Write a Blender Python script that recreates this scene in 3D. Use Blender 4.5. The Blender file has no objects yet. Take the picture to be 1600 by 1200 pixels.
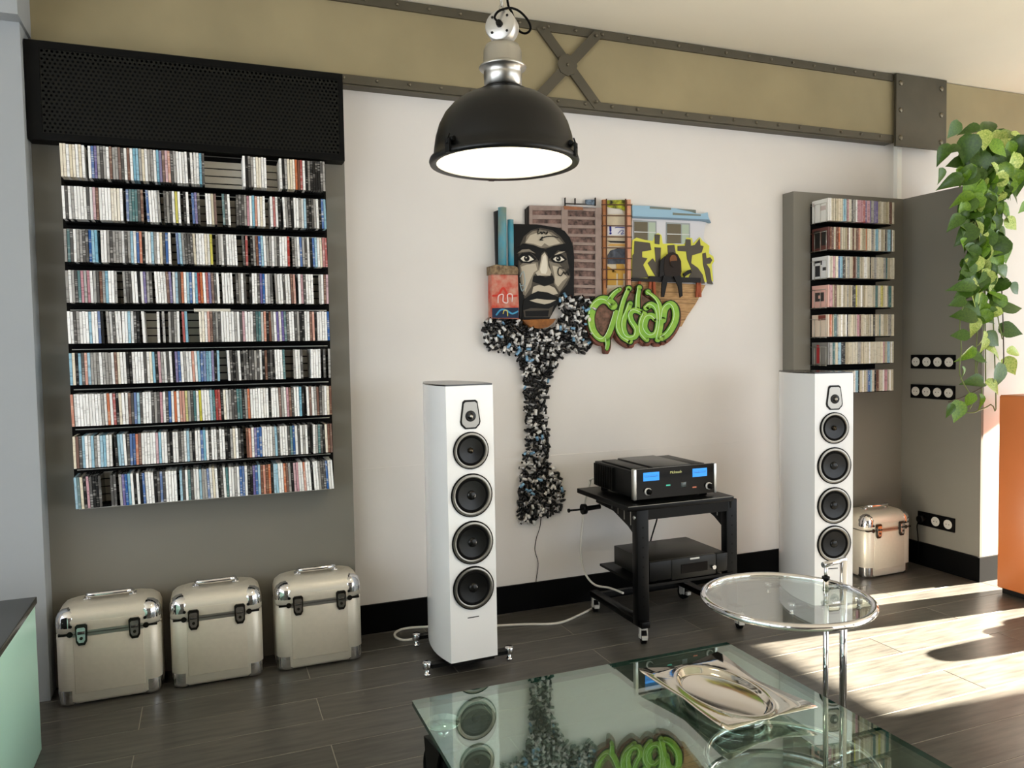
import bpy, bmesh, math, random
from mathutils import Vector, Matrix
random.seed(7)
S = bpy.context.scene
COL = S.collection

# ------------------------------------------------------------------ camera
FPX = 1213.0
YAW, PITCH, ROLL = (math.radians(a) for a in (21.39, 2.71, -0.98))
CAM = Vector((0, 0, 1.35))
_f = Vector((math.sin(YAW)*math.cos(PITCH), math.cos(YAW)*math.cos(PITCH), -math.sin(PITCH)))
_r = Vector((math.cos(YAW), -math.sin(YAW), 0))
_u = _r.cross(_f)
_r2 = _r*math.cos(ROLL) + _u*math.sin(ROLL)
_u2 = -_r*math.sin(ROLL) + _u*math.cos(ROLL)
camd = bpy.data.cameras.new('camera'); cam = bpy.data.objects.new('camera', camd); COL.objects.link(cam)
camd.sensor_width = 36; camd.lens = FPX/1600*36; camd.clip_start = 0.05
cam.matrix_world = Matrix.Translation(CAM) @ Matrix((_r2, _u2, -_f)).transposed().to_4x4()
S.camera = cam
def ray(px, py): return _r2*((px-800)/FPX) + _u2*((600-py)/FPX) + _f
def PY(px, py, Y): d = ray(px, py); return CAM + d*((Y-CAM.y)/d.y)     # pixel -> point on a plane facing the wall
def PZ(px, py, z): d = ray(px, py); return CAM + d*((z-CAM.z)/d.z)     # pixel -> point on a level plane
def PX(px, py, X): d = ray(px, py); return CAM + d*((X-CAM.x)/d.x)

# ------------------------------------------------------------------ light
S.view_settings.view_transform = 'Standard'; S.view_settings.look = 'None'
S.view_settings.gamma = 1; S.view_settings.use_curve_mapping = False
S.view_settings.exposure = 0.40
w = bpy.data.worlds.new('sky'); S.world = w; w.use_nodes = True
bg = w.node_tree.nodes['Background']; bg.inputs[0].default_value = (0.86, 0.93, 1.0, 1); bg.inputs[1].default_value = 3.2
sd = bpy.data.lights.new('sun_offscreen', 'SUN'); sun = bpy.data.objects.new('sun_offscreen', sd); COL.objects.link(sun)
sd.energy = 95; sd.angle = math.radians(0.6); sd.color = (1, 0.9, 0.74)
SUN = Vector((-1, 0.10, -0.47)).normalized()
sun.rotation_euler = SUN.to_track_quat('-Z', 'Y').to_euler()
sun.location = (9, 1, 4)

# ------------------------------------------------------------------ materials
def lin(c): return tuple(((v/255)/12.92 if v/255 <= .04045 else ((v/255+.055)/1.055)**2.4) for v in c)
MATS = {}
def mat(name, c, rough=.5, metal=0., var=0., scale=8., stretch=(1, 1, 1), bump=0., spec=.5, rnd=0., coat=0., c2=None):
    if name in MATS: return MATS[name]
    m = bpy.data.materials.new(name); m.use_nodes = True; MATS[name] = m
    nt = m.node_tree; N = nt.nodes; L = nt.links; b = N['Principled BSDF']
    b.inputs['Roughness'].default_value = rough; b.inputs['Metallic'].default_value = metal
    b.inputs['Specular IOR Level'].default_value = spec; b.inputs['Coat Weight'].default_value = coat
    base = (*lin(c), 1); b.inputs['Base Color'].default_value = base
    out = None
    if var or bump or c2:
        tc = N.new('ShaderNodeTexCoord'); mp = N.new('ShaderNodeMapping'); mp.inputs['Scale'].default_value = stretch
        L.new(tc.outputs['Object'], mp.inputs['Vector'])
        nz = N.new('ShaderNodeTexNoise'); nz.inputs['Scale'].default_value = scale; nz.inputs['Detail'].default_value = 6
        L.new(mp.outputs[0], nz.inputs['Vector'])
        if rnd:
            oi = N.new('ShaderNodeObjectInfo'); ad = N.new('ShaderNodeVectorMath'); ad.operation = 'ADD'
            ml = N.new('ShaderNodeVectorMath'); ml.operation = 'SCALE'; ml.inputs['Scale'].default_value = 37
            cb = N.new('ShaderNodeCombineXYZ'); L.new(oi.outputs['Random'], cb.inputs[0]); L.new(oi.outputs['Random'], cb.inputs[1])
            L.new(cb.outputs[0], ml.inputs[0]); L.new(mp.outputs[0], ad.inputs[0]); L.new(ml.outputs[0], ad.inputs[1])
            L.new(ad.outputs[0], nz.inputs['Vector'])
        if var or c2:
            mx = N.new('ShaderNodeMix'); mx.data_type = 'RGBA'
            lo = lin(c2) if c2 else tuple(v*(1-var) for v in base[:3]); hi = base[:3] if c2 else tuple(min(1, v*(1+var)) for v in base[:3])
            mx.inputs[6].default_value = (*lo, 1); mx.inputs[7].default_value = (*hi, 1)
            rp = N.new('ShaderNodeMapRange'); rp.inputs[1].default_value = .3; rp.inputs[2].default_value = .7
            L.new(nz.outputs['Fac'], rp.inputs[0]); L.new(rp.outputs[0], mx.inputs[0]); out = mx.outputs[2]
            L.new(out, b.inputs['Base Color'])
        if bump:
            bp = N.new('ShaderNodeBump'); bp.inputs['Strength'].default_value = bump; bp.inputs['Distance'].default_value = .005
            L.new(nz.outputs['Fac'], bp.inputs['Height']); L.new(bp.outputs[0], b.inputs['Normal'])
    if rnd:
        oi = N.new('ShaderNodeObjectInfo'); hs = N.new('ShaderNodeHueSaturation')
        mr = N.new('ShaderNodeMapRange'); mr.inputs[3].default_value = 1-rnd; mr.inputs[4].default_value = 1+rnd
        L.new(oi.outputs['Random'], mr.inputs[0]); L.new(mr.outputs[0], hs.inputs['Value'])
        if out: L.new(out, hs.inputs['Color'])
        else: hs.inputs['Color'].default_value = base
        L.new(hs.outputs[0], b.inputs['Base Color'])
    return m
def emis(name, c, s):
    if name in MATS: return MATS[name]
    m = mat(name, c, .3); b = m.node_tree.nodes['Principled BSDF']
    b.inputs['Emission Color'].default_value = (*lin(c), 1); b.inputs['Emission Strength'].default_value = s
    return m
def glass(name, tint, f0, gl=(1, 1, 1)):
    m = bpy.data.materials.new(name); m.use_nodes = True; nt = m.node_tree; N = nt.nodes; L = nt.links
    N.remove(N['Principled BSDF'])
    t = N.new('ShaderNodeBsdfTransparent'); t.inputs[0].default_value = (*tint, 1)
    g = N.new('ShaderNodeBsdfGlossy'); g.inputs['Roughness'].default_value = .012; g.inputs[0].default_value = (*gl, 1)
    lw = N.new('ShaderNodeLayerWeight'); lw.inputs[0].default_value = .5
    p = N.new('ShaderNodeMath'); p.operation = 'POWER'; p.inputs[1].default_value = 4
    L.new(lw.outputs['Facing'], p.inputs[0])
    ma = N.new('ShaderNodeMath'); ma.operation = 'MULTIPLY_ADD'; ma.inputs[1].default_value = 1-f0; ma.inputs[2].default_value = f0
    L.new(p.outputs[0], ma.inputs[0])
    mx = N.new('ShaderNodeMixShader'); L.new(ma.outputs[0], mx.inputs[0]); L.new(t.outputs[0], mx.inputs[1]); L.new(g.outputs[0], mx.inputs[2])
    L.new(mx.outputs[0], N['Material Output'].inputs[0]); MATS[name] = m
    return m
def printed(name, c, ink, amount=.5):     # a CD spine: paper colour with small print, a little different on every case
    m = bpy.data.materials.new(name); m.use_nodes = True; MATS[name] = m
    nt = m.node_tree; N = nt.nodes; L = nt.links; b = N['Principled BSDF']; b.inputs['Roughness'].default_value = .35; b.inputs['Specular IOR Level'].default_value = .3
    def math_(op, a, v=None):
        n = N.new('ShaderNodeMath'); n.operation = op; L.new(a, n.inputs[0])
        if v is not None: n.inputs[1].default_value = v
        return n.outputs[0]
    ge = N.new('ShaderNodeNewGeometry'); sp = N.new('ShaderNodeSeparateXYZ'); L.new(ge.outputs['Position'], sp.inputs[0])
    cell = math_('FLOOR', math_('MULTIPLY', math_('ADD', sp.outputs[0], .497), 95/.994)); row = math_('FLOOR', math_('MULTIPLY', math_('SUBTRACT', sp.outputs[2], .748), 1/.1605))
    cb = N.new('ShaderNodeCombineXYZ'); L.new(math_('MULTIPLY', cell, 3.7), cb.inputs[0]); L.new(math_('MULTIPLY', row, 5.3), cb.inputs[1]); L.new(math_('MULTIPLY', sp.outputs[2], 38), cb.inputs[2])
    zone = N.new('ShaderNodeTexNoise'); zone.inputs['Scale'].default_value = 1; zone.inputs['Detail'].default_value = 0; L.new(cb.outputs[0], zone.inputs['Vector'])
    c2 = N.new('ShaderNodeCombineXYZ'); L.new(math_('MULTIPLY', cell, 1.9), c2.inputs[0]); L.new(row, c2.inputs[1]); L.new(math_('MULTIPLY', sp.outputs[2], 170), c2.inputs[2])
    fine = N.new('ShaderNodeTexNoise'); fine.inputs['Scale'].default_value = 1; fine.inputs['Detail'].default_value = 2; L.new(c2.outputs[0], fine.inputs['Vector'])
    r1 = N.new('ShaderNodeMapRange'); r1.inputs[1].default_value = .48; r1.inputs[2].default_value = .58; L.new(zone.outputs['Fac'], r1.inputs[0])
    r2 = N.new('ShaderNodeMapRange'); r2.inputs[1].default_value = .45; r2.inputs[2].default_value = .6; r2.inputs[4].default_value = amount; L.new(fine.outputs['Fac'], r2.inputs[0])
    mu = N.new('ShaderNodeMath'); mu.operation = 'MULTIPLY'; L.new(r1.outputs[0], mu.inputs[0]); L.new(r2.outputs[0], mu.inputs[1])
    mx = N.new('ShaderNodeMix'); mx.data_type = 'RGBA'; mx.inputs[6].default_value = (*lin(c), 1); mx.inputs[7].default_value = (*lin(ink), 1); L.new(mu.outputs[0], mx.inputs[0])
    wn = N.new('ShaderNodeTexWhiteNoise'); wn.noise_dimensions = '2D'; c3 = N.new('ShaderNodeCombineXYZ'); L.new(cell, c3.inputs[0]); L.new(row, c3.inputs[1]); L.new(c3.outputs[0], wn.inputs['Vector'])
    hs = N.new('ShaderNodeHueSaturation'); vr = N.new('ShaderNodeMapRange'); vr.inputs[3].default_value = .86; vr.inputs[4].default_value = 1.05; L.new(wn.outputs['Value'], vr.inputs[0]); L.new(vr.outputs[0], hs.inputs['Value'])
    sr = N.new('ShaderNodeMapRange'); sr.inputs[3].default_value = 1.05; sr.inputs[4].default_value = .6; L.new(wn.outputs['Value'], sr.inputs[0]); L.new(sr.outputs[0], hs.inputs['Saturation'])
    L.new(mx.outputs[2], hs.inputs['Color']); L.new(hs.outputs[0], b.inputs['Base Color'])
    return m

M_WALL = mat('white_plaster', (224, 219, 214), .85, var=.02, scale=3, bump=.04)
M_CEIL = mat('ceiling_paint', (238, 230, 212), .9, var=.02, scale=2)
M_GREY = mat('grey_paint', (122, 118, 108), .75, var=.03, scale=3)
M_BLACK = mat('black_metal', (9, 9, 8), .42, spec=.18)
M_BLKM = mat('black_matt', (4, 4, 4), .6, spec=.08)
M_CHROME = mat('chrome', (225, 225, 228), .06, 1.)
M_STEEL = mat('brushed_steel', (190, 188, 182), .32, 1.)
M_ALU = mat('case_aluminium', (214, 207, 192), .42, .4, var=.03, scale=40, stretch=(1, 1, 12))
M_ALUP = mat('case_panel', (204, 195, 178), .45, .25, var=.03, scale=60)
M_SILVER = mat('silver_wire', (200, 198, 190), .3, 1.)
M_BEAM = mat('beam_steel', (84, 78, 64), .5, .35, var=.1, scale=6)
M_PLASTER = mat('beam_plaster', (150, 137, 104), .85, var=.12, scale=2.2)
M_FLOOR = mat('floor_plank', (86, 83, 77), .34, 0, scale=5, stretch=(1.2, 9, 9), c2=(58, 56, 52), bump=.06, rnd=.08, spec=.55)
M_GROUT = mat('floor_grout', (150, 146, 134), .8)
M_WHITE = mat('speaker_white', (236, 236, 236), .22, coat=.3)
M_RUB = mat('black_rubber', (5, 5, 5), .7, spec=.1)
M_CONE = mat('speaker_cone', (11, 11, 10), .3, spec=.35)

# ------------------------------------------------------------------ mesh helpers
class MB:
    def __init__(s): s.v = []; s.f = []; s.m = []; s.sm = []
    def add(s, vs, fs, mi=0, sm=False):
        o = len(s.v); s.v += [Vector(v) for v in vs]
        for f in fs: s.f.append([i+o for i in f]); s.m.append(mi); s.sm.append(sm)
        return s
    def box(s, a, b, mi=0):
        x0, y0, z0 = a; x1, y1, z1 = b
        return s.add([(x0,y0,z0),(x1,y0,z0),(x1,y1,z0),(x0,y1,z0),(x0,y0,z1),(x1,y0,z1),(x1,y1,z1),(x0,y1,z1)],
                     [(0,3,2,1),(4,5,6,7),(0,1,5,4),(1,2,6,5),(2,3,7,6),(3,0,4,7)], mi)
    def rbox(s, a, b, r, seg=3, mi=0):
        bm = bmesh.new(); bmesh.ops.create_cube(bm, size=1)
        a = Vector(a); b = Vector(b)
        for v in bm.verts: v.co = Vector(((a[i]+b[i])/2 + v.co[i]*(b[i]-a[i])) for i in range(3))
        bmesh.ops.bevel(bm, geom=bm.edges[:], offset=r, segments=seg, profile=.5, affect='EDGES')
        bm.verts.index_update()
        s.add([v.co.copy() for v in bm.verts], [[v.index for v in f.verts] for f in bm.faces], mi, True); bm.free(); return s
    def prism(s, poly, d, mi=0, sm=False):          # poly: 3-D points, extruded by vector d
        n = len(poly); p = [Vector(q) for q in poly]; d = Vector(d)
        nrm = Vector((0, 0, 0))
        for i in range(n): nrm += p[i].cross(p[(i+1) % n])
        if nrm.dot(d) > 0: p.reverse()
        s.add(p + [q+d for q in p], [list(range(n)), list(range(2*n-1, n-1, -1))], mi, False)
        o = len(s.v)-2*n
        for i in range(n):
            j = (i+1) % n; s.f.append([o+j, o+i, o+n+i, o+n+j]); s.m.append(mi); s.sm.append(sm)
        return s
    def cyl(s, p0, p1, r0, r1=None, seg=16, mi=0, cap=True):
        r1 = r0 if r1 is None else r1
        p0 = Vector(p0); p1 = Vector(p1); ax = (p1-p0).normalized()
        t = ax.orthogonal().normalized(); b = ax.cross(t); o = len(s.v)
        ring = lambda p, r: [p + (t*math.cos(2*math.pi*i/seg) + b*math.sin(2*math.pi*i/seg))*r for i in range(seg)]
        s.add(ring(p0, r0)+ring(p1, r1), [(i, (i+1) % seg, seg+(i+1) % seg, seg+i) for i in range(seg)], mi, True)
        if cap: s.f += [[o+i for i in range(seg-1, -1, -1)], [o+seg+i for i in range(seg)]]; s.m += [mi]*2; s.sm += [False]*2
        return s
    def lathe(s, prof, c=(0, 0, 0), ax=(0, 0, 1), seg=32, mi=0):      # prof: (radius, height); mi may be a list per band
        ax = Vector(ax).normalized(); t = ax.orthogonal().normalized(); b = ax.cross(t); c = Vector(c); o = len(s.v)
        for r, h in prof:
            for i in range(seg):
                a = 2*math.pi*i/seg; s.v.append(c + ax*h + (t*math.cos(a)+b*math.sin(a))*r)
        for k in range(len(prof)-1):
            for i in range(seg):
                j = (i+1) % seg; s.f.append([o+k*seg+i, o+k*seg+j, o+(k+1)*seg+j, o+(k+1)*seg+i])
                s.m.append(mi[k] if isinstance(mi, (list, tuple)) else mi); s.sm.append(True)
        return s
    def tube(s, pts, r, seg=8, mi=0, closed=False):
        pts = [Vector(p) for p in pts]; n = len(pts); o = len(s.v); ref = None
        for k, p in enumerate(pts):
            a = pts[k-1] if (k > 0 or closed) else p; b = pts[(k+1) % n] if (k < n-1 or closed) else p
            d = (b-a).normalized()
            t = d.orthogonal().normalized() if ref is None else (ref - d*ref.dot(d)).normalized()
            ref = t; bb = d.cross(t); rr = r[k] if isinstance(r, (list, tuple)) else r
            for i in range(seg):
                q = 2*math.pi*i/seg; s.v.append(p + (t*math.cos(q)+bb*math.sin(q))*rr)
        for k in range(n if closed else n-1):
            for i in range(seg):
                j = (i+1) % seg; k2 = (k+1) % n
                s.f.append([o+k*seg+i, o+k*seg+j, o+k2*seg+j, o+k2*seg+i]); s.m.append(mi); s.sm.append(True)
        if not closed:
            s.f += [[o+i for i in range(seg-1, -1, -1)], [o+(n-1)*seg+i for i in range(seg)]]; s.m += [mi]*2; s.sm += [False]*2
        return s
    def build(s, name, mats, parent=None, off=None):
        me = bpy.data.meshes.new(name); mats = mats if isinstance(mats, (list, tuple)) else [mats]
        off = Vector(off) if off is not None else Vector((0, 0, 0))
        me.from_pydata([tuple(v-off) for v in s.v], [], s.f)
        for m in mats: me.materials.append(m)
        me.polygons.foreach_set('material_index', s.m); me.polygons.foreach_set('use_smooth', s.sm)
        me.update()
        return link(name, me, parent)
def link(name, me, parent=None):
    o = bpy.data.objects.new(name, me); COL.objects.link(o)
    if parent is not None: o.parent = parent
    return o
def thing(name, label, cat, loc=(0, 0, 0), rotz=0., group=None):
    o = bpy.data.objects.new(name, None); COL.objects.link(o); o.empty_display_size = .05
    o.location = loc; o.rotation_euler = (0, 0, rotz); return tag(o, label, cat, group)
def tag(o, label, cat, group=None):
    o['label'] = label; o['category'] = cat
    if group: o['group'] = group
    return o
def struct(o, label=None):
    o['kind'] = 'structure'
    if label: o['label'] = label
    return o
def smooth_path(pts, k=6, closed=False):
    pts = [Vector(p) for p in pts]; n = len(pts); out = []
    for i in range(n if closed else n-1):
        g = (lambda j: pts[j % n]) if closed else (lambda j: pts[max(0, min(n-1, j))])
        a, b, c, d = g(i-1), g(i), g(i+1), g(i+2)
        for q in range(k):
            t = q/k; out.append(.5*((2*b) + (c-a)*t + (2*a-5*b+4*c-d)*t*t + (3*b-a-3*c+d)*t**3))
    if not closed: out.append(pts[-1])
    return out
def copy_tree(o, parent=None):
    c = o.copy(); COL.objects.link(c); c.parent = parent
    for ch in list(o.children): copy_tree(ch, c)
    return c

YW, YP = 3.65, 3.56           # white wall, grey panels
CEIL = 2.96

# ------------------------------------------------------------------ room shell
XL, XR, YB = -3.2, 7.0, -3.4
fl = struct(MB().box((XL-.2, YB-.2, -.12), (XR+.2, YW+.2, -.0010)).build('floor', M_GROUT), 'dark grey wood-look plank floor')
PW, PL = .193, 1.205
plank_me = {}
def plank(x0, x1, y0, y1):
    x0 = max(x0, XL); x1 = min(x1, XR)
    if x1-x0 < .05: return
    key = (round(x1-x0, 3), round(y1-y0, 3))
    if key not in plank_me:
        b = MB(); g = .003; bv = .0006; X, Yy = x1-x0-g, y1-y0-g
        b.add([(0,0,-.0065),(X,0,-.0065),(X,Yy,-.0065),(0,Yy,-.0065),(0,0,-bv),(X,0,-bv),(X,Yy,-bv),(0,Yy,-bv),(bv,bv,0),(X-bv,bv,0),(X-bv,Yy-bv,0),(bv,Yy-bv,0)],
              [(0,1,5,4),(1,2,6,5),(2,3,7,6),(3,0,4,7),(4,5,9,8),(5,6,10,9),(6,7,11,10),(7,4,8,11),(8,9,10,11)])
        plank_me[key] = b.build('plank', M_FLOOR, fl)
        o = plank_me[key]
    else:
        o = link('plank', plank_me[key].data, fl)
    o.location = (x0, y0, 0)
k = -3
while 3.235-PW*k > .4:
    y1 = min(3.235-PW*k, YW); y0 = 3.235-PW*(k+1)
    if y1-y0 > .02:
        x = -.273-3*PL + (PL*.519 if k % 2 else 0)
        while x < XR:
            plank(x, x+PL, y0, y1); x += PL
    k += 1
b = MB().box((XL, YB, -.002), (XR, 3.235-PW*k, -.0003)); o = b.build('floor_rest', M_FLOOR, fl)

struct(MB().box((XL-.2, YB-.2, CEIL), (XR+.2, YW+.2, CEIL+.15)).build('ceiling', M_CEIL))
wb = struct(MB().box((XL-.2, YW, 0), (XR+.2, YW+.2, CEIL)).build('wall_back', M_WALL), 'off-white plaster wall behind the speakers')
# plaster seam across the wall, baseboard
bbz = .138
bb = MB(); bb.box((.60, YW-.016, 0), (3.135, YW, bbz)); struct(bb.build('baseboard_back', M_BLKM))
struct(MB().box((.603, YW-.003, bbz), (3.132, YW+.01, PY(880, 710, YW).z)).build('trim_5', M_WALL), 'faint lower panel edge on the white wall')
# left wall: big window opening; pillar by the CD rack
lw = MB(); lw.box((XL-.2, YB, 0), (XL, -3.0, CEIL)); lw.box((XL-.2, 2.4, 0), (XL, YW, CEIL)); lw.box((XL-.2, -3.0, 2.7), (XL, 2.4, CEIL)); lw.box((XL-.2, .8, 0), (XL, .9, 2.7)); lw.box((XL-.2, -.9, 0), (XL, -.8, 2.7))
struct(lw.build('wall_left', M_WALL))
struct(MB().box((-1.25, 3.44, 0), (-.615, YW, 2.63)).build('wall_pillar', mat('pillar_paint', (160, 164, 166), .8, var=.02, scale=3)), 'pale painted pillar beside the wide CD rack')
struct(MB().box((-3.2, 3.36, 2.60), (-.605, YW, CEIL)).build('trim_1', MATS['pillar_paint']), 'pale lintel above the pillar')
# rear wall behind the camera, mostly glazed
rw = MB(); rw.box((XL, YB-.2, 0), (XR, YB, .25)); rw.box((XL, YB-.2, 2.65), (XR, YB, CEIL)); rw.box((-2.3, YB-.2, .25), (2.9, YB, 2.65))
for x in (XL, 2.9, 4.8, 6.8): rw.box((x, YB-.2, .25), (x+.2, YB, 2.65))
struct(rw.build('wall_rear', mat('rear_wall_paint', (104, 98, 90), .8)))
# right wall with the door the sun comes through
rr = MB()
for (y0, y1, z0, z1) in ((YB, -3.0, 0, CEIL), (.9, 1.58, 0, CEIL), (2.78, YW, 0, CEIL), (.3, .9, 2.28, CEIL), (-3.0, .3, 2.75, CEIL), (1.58, 2.78, 2.28, CEIL), (-1.1, -.95, 0, 2.75), (.3, .36, 0, 2.75)): rr.box((XR, y0, z0), (XR+.12, y1, z1))
struct(rr.build('wall_right', M_WALL))

# grey painted wall panels behind the two CD racks, and the partition
struct(MB().box((-.615, YP, 0), (.603, YW, 2.55)).build('trim_2', M_GREY), 'grey wall panel behind the wide CD rack')
zt = 2.208
struct(MB().box((3.132, YP, 0), (3.97, YW, zt)).build('trim_3', M_GREY), 'grey wall panel behind the narrow CD rack')
pw = MB(); pw.box((3.985, 3.035, 0), (4.36, YW, zt)); struct(pw.build('wall_partition', M_WALL), 'half-height partition with a white end')
struct(MB().box((3.967, 3.033, 0), (3.985, YW, zt)).build('wall_partition_face', M_GREY), 'grey painted side of the partition with sockets')
struct(MB().box((3.951, 3.02, 0), (3.967, YP, bbz)).build('baseboard_right', M_BLKM))
struct(MB().box((3.967, 3.02, 0), (4.36, 3.034, bbz)).build('baseboard_end', M_BLKM))
struct(MB().box((3.132, YP-.014, 0), (3.951, YP, bbz)).build('baseboard_niche', M_BLKM))
struct(MB().box((3.985, YW-.03, zt), (4.02, YW, 2.56)).build('trim_4', mat('trim_white', (240, 238, 230), .6)), 'white vertical strip on the wall')

# ------------------------------------------------------------------ steel beam along the wall top
YBm = 3.585
beam = thing('steel_beam', 'grey riveted steel beam with crossed braces along the wall top', 'beam', (1.6, YBm, 2.55))
bl = Vector((1.6, YBm, 2.55))
MB().box((-.64, YBm+.012, 2.57), (6.9, YW, 2.955)).build('plaster_infill', M_PLASTER, beam, bl)
MB().box((-.64, YBm, 2.915), (3.91, YBm+.014, 2.957)).build('top_flange', M_BEAM, beam, bl)
f = MB().box((-.64, YBm, 2.55), (3.91, YBm+.012, 2.594)); f.box((-.64, YBm, 2.545), (3.91, YW, 2.553)); f.build('bottom_flange', M_BEAM, beam, bl)
def bar(b, p, q, wd, y0, y1, mi=0):
    p = Vector(p); q = Vector(q); d = (q-p).normalized(); n = Vector((-d.z, 0, d.x))*wd/2
    return b.prism([Vector((c.x, y0, c.z)) for c in (p+n, q+n, q-n, p-n)], (0, y1-y0, 0), mi)
bar(MB(), (1.585, 0, 2.935), (1.90, 0, 2.575), .05, YBm-.004, YBm+.008).build('brace', M_BEAM, beam, bl)
bar(MB(), (1.905, 0, 2.935), (1.56, 0, 2.575), .05, YBm-.010, YBm-.004).build('brace', M_BEAM, beam, bl)
MB().prism([(1.727+.055*math.cos(a), YBm-.014, 2.757+.055*math.sin(a)) for a in [math.radians(45*i) for i in range(8)]], (0, .006, 0)).build('gusset_plate', M_BEAM, beam, bl)
rv = None
def rivet(x, z, y=YBm, r=.008, name='rivet'):
    global rv
    key = name
    if rv is None or key not in rv:
        rv = rv or {}
        o = MB().lathe([(r, 0), (r, -.003), (r*.75, -.007), (r*.3, -.009), (0.0005, -.0095)], (0, 0, 0), (0, 1, 0), 8).build(name, mat('rivet_steel', (120, 112, 95), .35, .8), beam)
        rv[key] = o
    else: o = link(name, rv[key].data, beam)
    o.location = Vector((x, y, z))-bl
for i in range(29):
    x = -.5+i*.152
    rivet(x, 2.936); rivet(x+.05, 2.578)
for x, z in ((1.6, 2.92), (1.89, 2.92), (1.885, 2.59), (1.575, 2.59), (1.727, 2.757)): rivet(x, z, YBm-.014)
MB().box((3.91, YBm-.022, 2.525), (4.325, YBm-.006, 2.955)).build('end_plate', mat('end_plate_steel', (82, 77, 64), .5, .4, var=.15, scale=5), beam, bl)
for x in (3.945, 4.28):
    for z in (2.90, 2.74, 2.575):
        rivet(x, z, YBm-.022, .016, 'bolt')

# ------------------------------------------------------------------ perforated grille over the CD rack
gx0, gx1, gz0, gz1, gy = -.612, .592, 2.18, 2.556, 3.48
gr = thing('ventilation_grille', 'black perforated metal grille box above the wide CD rack', 'grille', (0, gy, gz0)); gl = Vector((0, gy, gz0))
h = MB(); h.box((gx0, gy, gz0), (gx1, YP-.001, gz0+.028)); h.box((gx0, gy, gz1-.028), (gx1, YP-.001, gz1)); h.box((gx0, gy, gz0+.028), (gx0+.05, YP-.001, gz1-.028)); h.box((gx1-.02, gy, gz0+.028), (gx1, YP-.001, gz1-.028)); MB().box((gx0+.05, YP-.01, gz0+.028), (gx1-.02, YP-.001, gz1-.028)).build('back_liner', mat('grille_black', (8, 8, 7), .5, spec=.12), gr, gl)
h.build('housing', mat('grille_black', (8, 8, 7), .5, spec=.12), gr, gl)
p = MB(); cw, chh = .0172, .0150
nx = int((gx1-.02-gx0-.05)/cw); nz = int((gz1-gz0-.056)/chh); cw = (gx1-.02-gx0-.05)/nx; chh = (gz1-gz0-.056)/nz
def cell(x0, x1, z0, z1, hole=True):
    if not hole: p.add([(x0, gy+.004, z0), (x1, gy+.004, z0), (x1, gy+.004, z1), (x0, gy+.004, z1)], [(0, 1, 2, 3)]); return
    cx, cz = (x0+x1)/2, (z0+z1)/2; r = .0053
    hx = [(cx+r*math.cos(math.radians(60*i)), cz+r*math.sin(math.radians(60*i))) for i in range(6)]
    V = [(x0, gy+.004, z0), (x1, gy+.004, z0), (x1, gy+.004, z1), (x0, gy+.004, z1)] + [(a, gy+.004, c) for a, c in hx]
    p.add(V, [(1, 2, 4), (2, 5, 4), (2, 3, 6, 5), (3, 7, 6), (3, 0, 7), (0, 8, 7), (0, 1, 9, 8), (1, 4, 9)])
for j in range(nz):
    z0 = gz0+.028+j*chh
    for i in range(nx - (j % 2)):
        x0 = gx0+.05+(i+(.5 if j % 2 else 0))*cw; cell(x0, x0+cw, z0, z0+chh)
    if j % 2:
        cell(gx0+.05, gx0+.05+cw/2, z0, z0+chh, False); cell(gx1-.02-cw/2, gx1-.02, z0, z0+chh, False)
o = p.build('perforated_sheet', mat('sheet_black', (22, 22, 18), .45, spec=.15), gr, gl)

# ------------------------------------------------------------------ CD racks and CDs
PAL = dict(w=((252,250,246),(110,106,102)), g=((172,168,162),(60,58,56)), d=((86,83,80),(190,186,180)), k=((26,25,25),(150,146,140)), b=((58,104,170),(210,214,220)),
           l=((142,194,216),(70,100,130)), c=((240,228,202),(150,120,90)), r=((178,56,48),(230,200,190)), p=((206,150,160),(120,60,70)), o=((206,120,84),(240,210,180)),
           y=((216,206,96),(90,84,40)), t=((84,128,130),(190,200,196)), n=((122,82,66),(200,170,140)), u=((112,98,158),(200,196,214)),
           s=((214,204,178),(140,126,100)), e=((192,180,152),(110,98,80)))
CNAME = dict(w='white', g='grey', d='dark grey', k='black', b='blue', l='light blue', c='cream', r='red', p='pink', o='orange', y='yellow', t='teal', n='brown', u='purple', s='ivory', e='beige')
for q, (a, i_) in PAL.items(): printed('cd_'+CNAME[q].replace(' ', '_'), a, i_, .75 if q in 'dkb' else .3 if q in 'wcse' else .5)
CM = {q: MATS['cd_'+CNAME[q].replace(' ', '_')] for q in PAL}
M_JEWEL = mat('jewel_case_plastic', (60, 60, 60), .15)
CDH, CDD = .125, .126
def cd_box(b, x, w_, y, z, mi, lean=0., hh=CDH, m2=None):
    x0, x1 = x+.0008, x+w_-.0008; m2 = mi if m2 is None else m2; s_ = math.tan(lean)*hh
    b.add([(x0,y,z),(x1,y,z),(x1,y+CDD,z),(x0,y+CDD,z),(x0+s_,y,z+hh),(x1+s_,y,z+hh),(x1+s_,y+CDD,z+hh),(x0+s_,y+CDD,z+hh)], [(0,1,5,4)], mi)
    o = len(b.v)-8
    for f_ in ((0,3,2,1),(4,5,6,7),(1,2,6,5),(2,3,7,6),(3,0,4,7)): b.f.append([o+i for i in f_]); b.m.append(m2); b.sm.append(False)
ONES = ['', 'first', 'second', 'third', 'fourth', 'fifth', 'sixth', 'seventh', 'eighth', 'ninth', 'tenth', 'eleventh', 'twelfth', 'thirteenth', 'fourteenth', 'fifteenth', 'sixteenth', 'seventeenth', 'eighteenth', 'nineteenth']
def ordn(n):
    if n < 20: return ONES[n]
    return {20: 'twentieth', 30: 'thirtieth', 40: 'fortieth'}[n] if n % 10 == 0 else {2: 'twenty', 3: 'thirty', 4: 'forty'}[n//10]+'-'+ONES[n % 10]
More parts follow.
